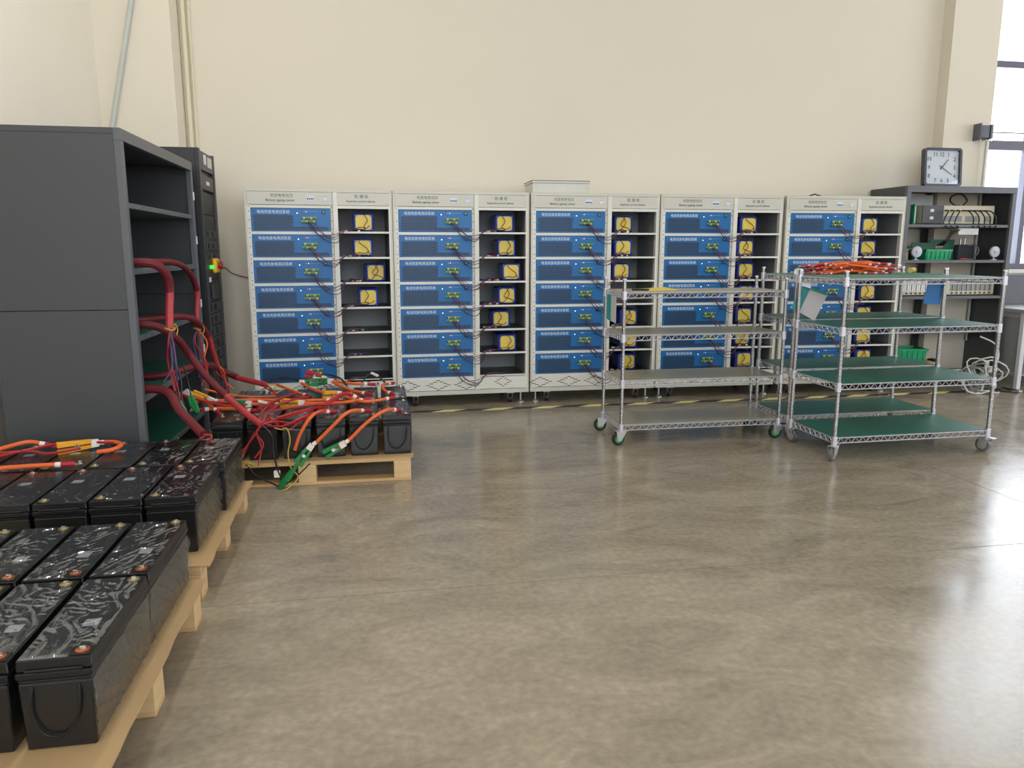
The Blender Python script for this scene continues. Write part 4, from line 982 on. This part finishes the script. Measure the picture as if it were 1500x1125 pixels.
sleeve('red sleeve hanging at the far end of the dark shelf', [(-1.60, 4.75, .935), (-1.35, 4.9, .94), (-1.16, 5.05, .935), (-1.10, 5.26, .81), (-1.09, 5.36, .68), (-1.08, 5.42, .58)], .020, .35,
       [((-1.02, 5.35, .40), WR), ((-.98, 5.42, .40), 'orange_cable'), ((-1.00, 5.30, .41), WR)], 6)
sleeve('red sleeve lying on the lowest dark shelf board', [(-1.6, 4.34, .245), (-1.4, 4.36, .246), (-1.2, 4.40, .245), (-1.14, 4.50, .19), (-1.10, 4.52, .1)], .022, 0, [], 7)
# string ties
for k, (x, y, z) in enumerate(((-1.10, 4.36, .93), (-1.14, 5.19, .85))):
    t = thing('string_tie', ('pale string tie round the nearer red sleeve loop', 'pale string tie round the farther red sleeve loop')[k], 'tie', (x, y, z), 0)
    MB().tube([(.026 * math.cos(a), .026 * math.sin(a), .006 * math.sin(2 * a)) for a in [2 * PI * i / 12 for i in range(12)]], .005, 6, closed=True).build('loop', 'wire_yellow', t)
    MB().tube(cat([(.02, -.015, 0), (.035, -.03, .03), (.045, -.02, .0), (.04, -.03, -.03)]), .003, 5).build('loose_end', 'wire_yellow', t)

# ------------------------------------------------------------------ orange leads on the batteries
ON = [0]
def lead(label, pts, lug0=True, sleeve1=True, clip=None, r=.0105, mat='orange_cable', group='orange leads on the batteries'):
    t = thing('test_lead', label, 'cable', pts[0], 0, group); o = Vector(pts[0]); P = [q - o for q in cat(pts, 7)]
    MB().tube(P, r, 8).build('cable', mat, t)
    def end(i, j):
        d = (P[i] - P[j]).normalized(); a = P[i]
        s = MB().cyl(a - d * .012, a + d * .045, r * 1.12, 8).build('red_sleeve', 'shrink_red', t)
        MB().cyl(a - d * .035, a - d * .012, r * 1.15, 8).build('white_marker', 'white_band', t)
        sd = d.cross(Vector((0, 0, 1))); sd = sd.normalized() * .009; up = Vector((0, 0, .002)); q0 = a + d * .045; q1 = a + d * .075
        MB().add([q0 - sd - up, q0 + sd - up, q1 + sd - up, q1 - sd - up, q0 - sd + up, q0 + sd + up, q1 + sd + up, q1 - sd + up], [(3, 2, 1, 0), (4, 5, 6, 7), (0, 1, 5, 4), (1, 2, 6, 5), (2, 3, 7, 6), (3, 0, 4, 7)]).build('lug', 'lug_metal', s)
        MB().cyl(q1 - d * .012 - up, q1 - d * .012 + Vector((0, 0, .014)), .008, 8).build('lug_bolt', 'lug_metal', s)
    if lug0: end(0, 1)
    if sleeve1: end(-1, -2)
    if clip:
        d = Vector(clip[1]).normalized(); a = P[-1] + d * .02; cm = clip[0]; ln = clip[2]
        n_ = d.cross(Vector((0, -1, 0))); n_ = n_.normalized() if n_.length > .01 else Vector((1, 0, 0)); y_ = n_.cross(d).normalized()
        def bar(p, q, w0, w1, th):
            return [p - n_ * w0 - y_ * th, p + n_ * w0 - y_ * th, q + n_ * w1 - y_ * th, q - n_ * w1 - y_ * th, p - n_ * w0 + y_ * th, p + n_ * w0 + y_ * th, q + n_ * w1 + y_ * th, q - n_ * w1 + y_ * th]
        F = [(3, 2, 1, 0), (4, 5, 6, 7), (0, 1, 5, 4), (1, 2, 6, 5), (2, 3, 7, 6), (3, 0, 4, 7)]
        c = MB().add(bar(a + n_ * .012, a + d * ln + n_ * .016, .009, .013, .014), F).add(bar(a - n_ * .012, a + d * ln - n_ * .020, .008, .012, .012), F).build('clip', cm, t, .002)
        MB().cyl(a + d * ln * .45 - y_ * .016, a + d * ln * .45 + y_ * .016, .010, 8).build('clip_spring', 'lug_metal', c)
        MB().add(bar(a - d * .03, a + d * .005, .016, .018, .017), F).build('clip_tag', 'white_band', c)
    ON[0] += 1; return t
Zt = .402
lead('orange lead hanging from the third front battery of the far pallet, bare end down', [(-.285, 4.55, Zt), (-.345, 4.49, .415), (-.395, 4.43, .39), (-.45, 4.415, .305), (-.485, 4.412, .21)], True, False)
lead('orange lead hanging with a green clip and white tag before the far pallet', [(-.085, 4.545, Zt), (-.15, 4.47, .42), (-.20, 4.42, .405), (-.265, 4.408, .345), (-.35, 4.40, .265), (-.39, 4.398, .235)], True, True, ('clip_green', (-.62, -.05, -.78), .11))
lead('orange lead with a green clip hanging nearest the right corner of the far pallet', [(.105, 4.53, Zt), (.055, 4.46, .42), (-.01, 4.415, .40), (-.085, 4.405, .345), (-.17, 4.40, .265), (-.205, 4.398, .24)], True, True, ('clip_green', (-.85, .0, -.45), .11))
lead('orange lead lying across the rightmost far batteries', [(.07, 4.87, .41), (0, 4.80, .412), (-.08, 4.775, .412), (-.16, 4.84, .415), (-.21, 4.95, .418), (-.25, 4.98, .43)], True, False, ('clip_yellow', (-.7, -.55, .05), .1))
lead('orange lead lying along the gap of the far battery rows, left part', [(-.29, 4.885, .41), (-.42, 4.87, .412), (-.58, 4.90, .412), (-.75, 4.93, .415), (-.90, 4.91, .42), (-1.02, 4.88, .43)], True, True, ('clip_yellow', (-.8, .1, .3), .1))
lead('orange lead with a yellow clip across the middle far batteries', [(-.09, 4.845, .41), (-.22, 4.77, .412), (-.36, 4.745, .414), (-.46, 4.76, .416)], True, False, ('clip_yellow', (-.97, .2, .03), .12))
lead('orange lead crossing a rear battery, left end of the far pallet', [(-.46, 5.06, .41), (-.55, 5.18, .415), (-.63, 5.32, .42), (-.70, 5.42, .43)], True, False)
lead('orange lead crossing a rear battery in the middle of the far pallet', [(-.27, 5.045, .41), (-.38, 5.15, .415), (-.46, 5.28, .42), (-.53, 5.40, .44)], True, False, ('clip_green', (.95, .2, -.05), .1))
lead('orange lead crossing a rear battery right of the middle of the far pallet', [(-.075, 5.055, .41), (-.16, 5.14, .415), (-.25, 5.30, .42), (-.32, 5.42, .44)], True, False, ('clip_green', (-.95, .3, -.05), .11))
lead('orange lead along the back edge of the far pallet batteries', [(-.06, 5.42, .41), (-.16, 5.43, .415), (-.27, 5.47, .425), (-.37, 5.48, .45)], True, True, ('shrink_red', (-.9, 0, .3), .12))
lead('short orange lead looping on the right rear battery of the far pallet', [(.09, 5.02, .41), (.045, 5.10, .42), (.03, 5.22, .43), (.05, 5.34, .42), (.09, 5.42, .41)], True, True)
lead('orange lead across the left front battery of the far pallet', [(-.735, 4.62, .41), (-.84, 4.68, .412), (-.95, 4.70, .415), (-1.03, 4.66, .42)], True, True)
lead('orange lead with a green clip and white tag on the left front far batteries', [(-.60, 4.83, .41), (-.66, 4.82, .412), (-.74, 4.80, .414), (-.78, 4.80, .416)], True, False, ('clip_green', (-.98, .02, .06), .13))
for k, (e0, e1, lb) in enumerate((((-.60, 4.50, .43), (-.22, 4.58, .44), 'upper red wire from the sleeve end to the far middle battery'), ((-.58, 4.44, .40), (-.30, 4.62, .42), 'lower red wire from the sleeve end to the far middle battery'),
                              ((-.66, 4.60, .42), (-.44, 4.90, .43), 'red wire crossing the far battery gap'), ((-.70, 4.55, .43), (-.52, 5.0, .44), 'red wire running toward the rear far batteries'))):
    a, b = Vector(e0), Vector(e1); md = a.lerp(b, .5) + Vector((.02, -.03, .02))
    tag(MB().tube(cat([a, md, b], 7), .007, 7).build('red_wire', 'wire_red'), lb, 'cable', 'thin red wires on the far batteries')
lead('red and white taped lead bundle rising between the far front batteries', [(-.36, 4.56, .42), (-.30, 4.64, .44), (-.24, 4.75, .46), (-.19, 4.84, .455), (-.13, 4.86, .42)], False, True, None, .012, 'shrink_red')
tag(MB().tube(cat([(-.59, 4.40, .35), (-.55, 4.395, .34), (-.52, 4.39, .345), (-.505, 4.385, .28), (-.52, 4.385, .2), (-.51, 4.38, .12), (-.47, 4.37, .06), (-.52, 4.33, .012), (-.55, 4.29, .008)]), .004, 6).build('sense_wire', 'wire_yellow'), 'thin yellow wire hanging before the far pallet to the floor', 'cable')
t = thing('dropped_clip', 'large green clip with white tag hanging low before the far pallet corner block', 'clip', (-.50, 4.355, .05), 0)
MB().tube([(.0, 0, .05), (-.05, 0, -.01), (-.075, 0, -.048)], [.016, .02, .012], 8).build('clip_jaw', 'clip_green', t); MB().tube([(.03, .0, .09), (-.03, -.01, .0)], [.010, .016], 8).build('clip_handle', 'clip_green', t)
B(-.10, -.065, -.012, .01, .02, .06).build('clip_tag', 'white_band', t, .003); MB().tube(cat([(-.07, 0, -.04), (-.10, .02, -.03), (-.2, .02, .03), (-.25, .02, .10)]), .005, 6).build('clip_wire', 'wire_black', t)
MB().tube(cat([(-.07, 0, -.042), (-.05, .01, -.035), (.03, .02, .02), (.1, .025, .085)]), .004, 6).build('clip_wire', 'wire_black', t)
t = thing('terminal_bundle', 'bundle of yellow crimp terminals at the left front far battery', 'cable', (-.745, 4.36, .17), 0)
for k in range(7): MB().tube([(.0, 0, .0), (-.05 + k * .02, -.01 * (k % 2), -.03)], .004, 5).build('crimp_terminal', 'wire_yellow', t)
for k, (x, y, z, lb) in enumerate(((-1.05, 4.26, .50, 'nearest the dark shelf post'), (-1.03, 4.42, .50, 'below the long red sleeve'), (-1.08, 4.36, .47, 'behind the red sleeve by the dark shelf'))):
    t = thing('spring_clip', 'green spring clip hanging on wires %s' % lb, 'clip', (x, y, z), .4 * k, 'green clips hanging at the dark shelf')
    MB().tube([(0, 0, .05), (.015, 0, 0), (.03, 0, -.05)], [.008, .015, .010], 6).build('clip_jaw', 'clip_green', t); MB().tube([(-.015, 0, .045), (-.005, 0, 0), (.025, 0, -.05)], [.008, .013, .008], 6).build('clip_jaw', 'clip_green', t)
    MB().tube(cat([(0, 0, .05), (-.01, .01, .12), (-.03, 0, .24)]), .004, 5).build('clip_wire', ('wire_red', 'wire_black')[k % 2], t)
lead('orange lead with yellow tape at the left end of the far pallet', [(-.93, 4.58, .42), (-.99, 4.66, .45), (-1.06, 4.70, .48), (-1.10, 4.62, .53)], True, False, ('clip_yellow', (.3, .5, -.4), .09), .009)
# leads on the left pallet
lead('orange lead with white tag at the far left of the left pallet, upper one', [(-1.60, 3.95, .412), (-1.68, 3.95, .43), (-1.76, 3.91, .42), (-1.88, 3.80, .40)], True, False)
lead('orange lead with white tag at the far left of the left pallet, lower one', [(-1.40, 3.60, .402), (-1.50, 3.59, .404), (-1.60, 3.58, .404), (-1.75, 3.56, .402), (-1.85, 3.5, .40)], True, False)
lead('orange lead looped round with a yellow clip on the left pallet', [(-1.33, 3.80, .402), (-1.27, 3.83, .404), (-1.25, 3.90, .408), (-1.30, 3.96, .41), (-1.38, 3.95, .412)], False, True, ('clip_yellow', (-.85, -.5, .0), .15))
for k, (e, lb) in enumerate((([(-1.42, 3.86, .41), (-1.55, 3.82, .40), (-1.66, 3.88, .402), (-1.80, 3.82, .41)], 'thin red wire curling under the orange lead on the left pallet'), ([(-1.30, 3.93, .415), (-1.5, 3.95, .42), (-1.66, 3.90, .405), (-1.82, 3.72, .40)], 'thin red wire at the back edge of the left pallet'))):
    tag(MB().tube(cat(e, 7), .007, 6).build('red_wire', 'wire_red'), lb, 'cable', 'thin red wires on the left pallet')

rr = random.Random(77)
WIRES = [([(-1.12, 4.48, .56), (-1.02, 4.55, .50), (-.90, 4.70, .43), (-.78, 4.80, .415)], 'wire_red', 'red wire sloping from the dark shelf onto the leftmost far battery'),
         ([(-1.10, 4.56, .52), (-.98, 4.68, .46), (-.84, 4.84, .42), (-.70, 4.90, .415)], 'shrink_red', 'dark red wire sloping from the dark shelf across the far batteries'),
         ([(-1.06, 4.90, .50), (-.95, 4.98, .45), (-.80, 5.02, .42), (-.66, 5.06, .412)], 'orange_cable', 'thin orange wire between the two left rear far batteries'),
         ([(-.62, 4.44, .385), (-.52, 4.46, .40), (-.38, 4.52, .43), (-.24, 4.70, .45)], 'wire_red', 'red wire curving up beside the taped lead bundle'),
         ([(-.64, 4.42, .36), (-.54, 4.40, .36), (-.42, 4.43, .405), (-.30, 4.55, .42)], 'shrink_red', 'dark red wire curving under the first hanging orange lead'),
         ([(-.66, 4.43, .37), (-.63, 4.50, .42), (-.58, 4.66, .44), (-.56, 4.80, .43)], 'wire_red', 'red wire running straight back over the far battery tops'),
         ([(-.68, 4.42, .38), (-.66, 4.52, .43), (-.63, 4.70, .44), (-.60, 4.86, .42)], 'wire_red', 'second red wire running straight back over the far battery tops'),
         ([(-.80, 5.36, .44), (-.70, 5.44, .465), (-.58, 5.46, .46), (-.52, 5.42, .43), (-.50, 5.36, .41)], 'wire_black', 'black cable arching on the left rear far batteries'),
         ([(-.50, 5.40, .42), (-.45, 5.46, .46), (-.36, 5.48, .48), (-.26, 5.46, .45), (-.22, 5.40, .41)], 'wire_black', 'black cable arching on the middle rear far batteries'),
         ([(-.12, 5.44, .41), (-.06, 5.47, .47), (.0, 5.46, .46), (.06, 5.42, .41)], 'wire_black', 'black cable arching on the right rear far batteries')]
for pts, mt, lb in WIRES:
    tag(MB().tube(cat(pts, 7), .0065, 6).build('loose_wire', mt), lb, 'cable', 'loose wires over the far pallet')
for k, (x, y, z, a, lb) in enumerate(((-.42, 5.44, .462, .5, 'white cable tag on the middle rear black cable'), (-.02, 5.455, .474, -.6, 'white cable tag on the right rear black cable'), (-.70, 4.78, .43, .2, 'white cable tag beside the green clip on the far batteries'))):
    o = tag(MB().box(-.03, .03, -.010, .010, -.007, .007).build('cable_tag', 'white_band', bevel=.002), lb, 'tag'); o.location = (x, y, z); o.rotation_euler = (0, .3, a)
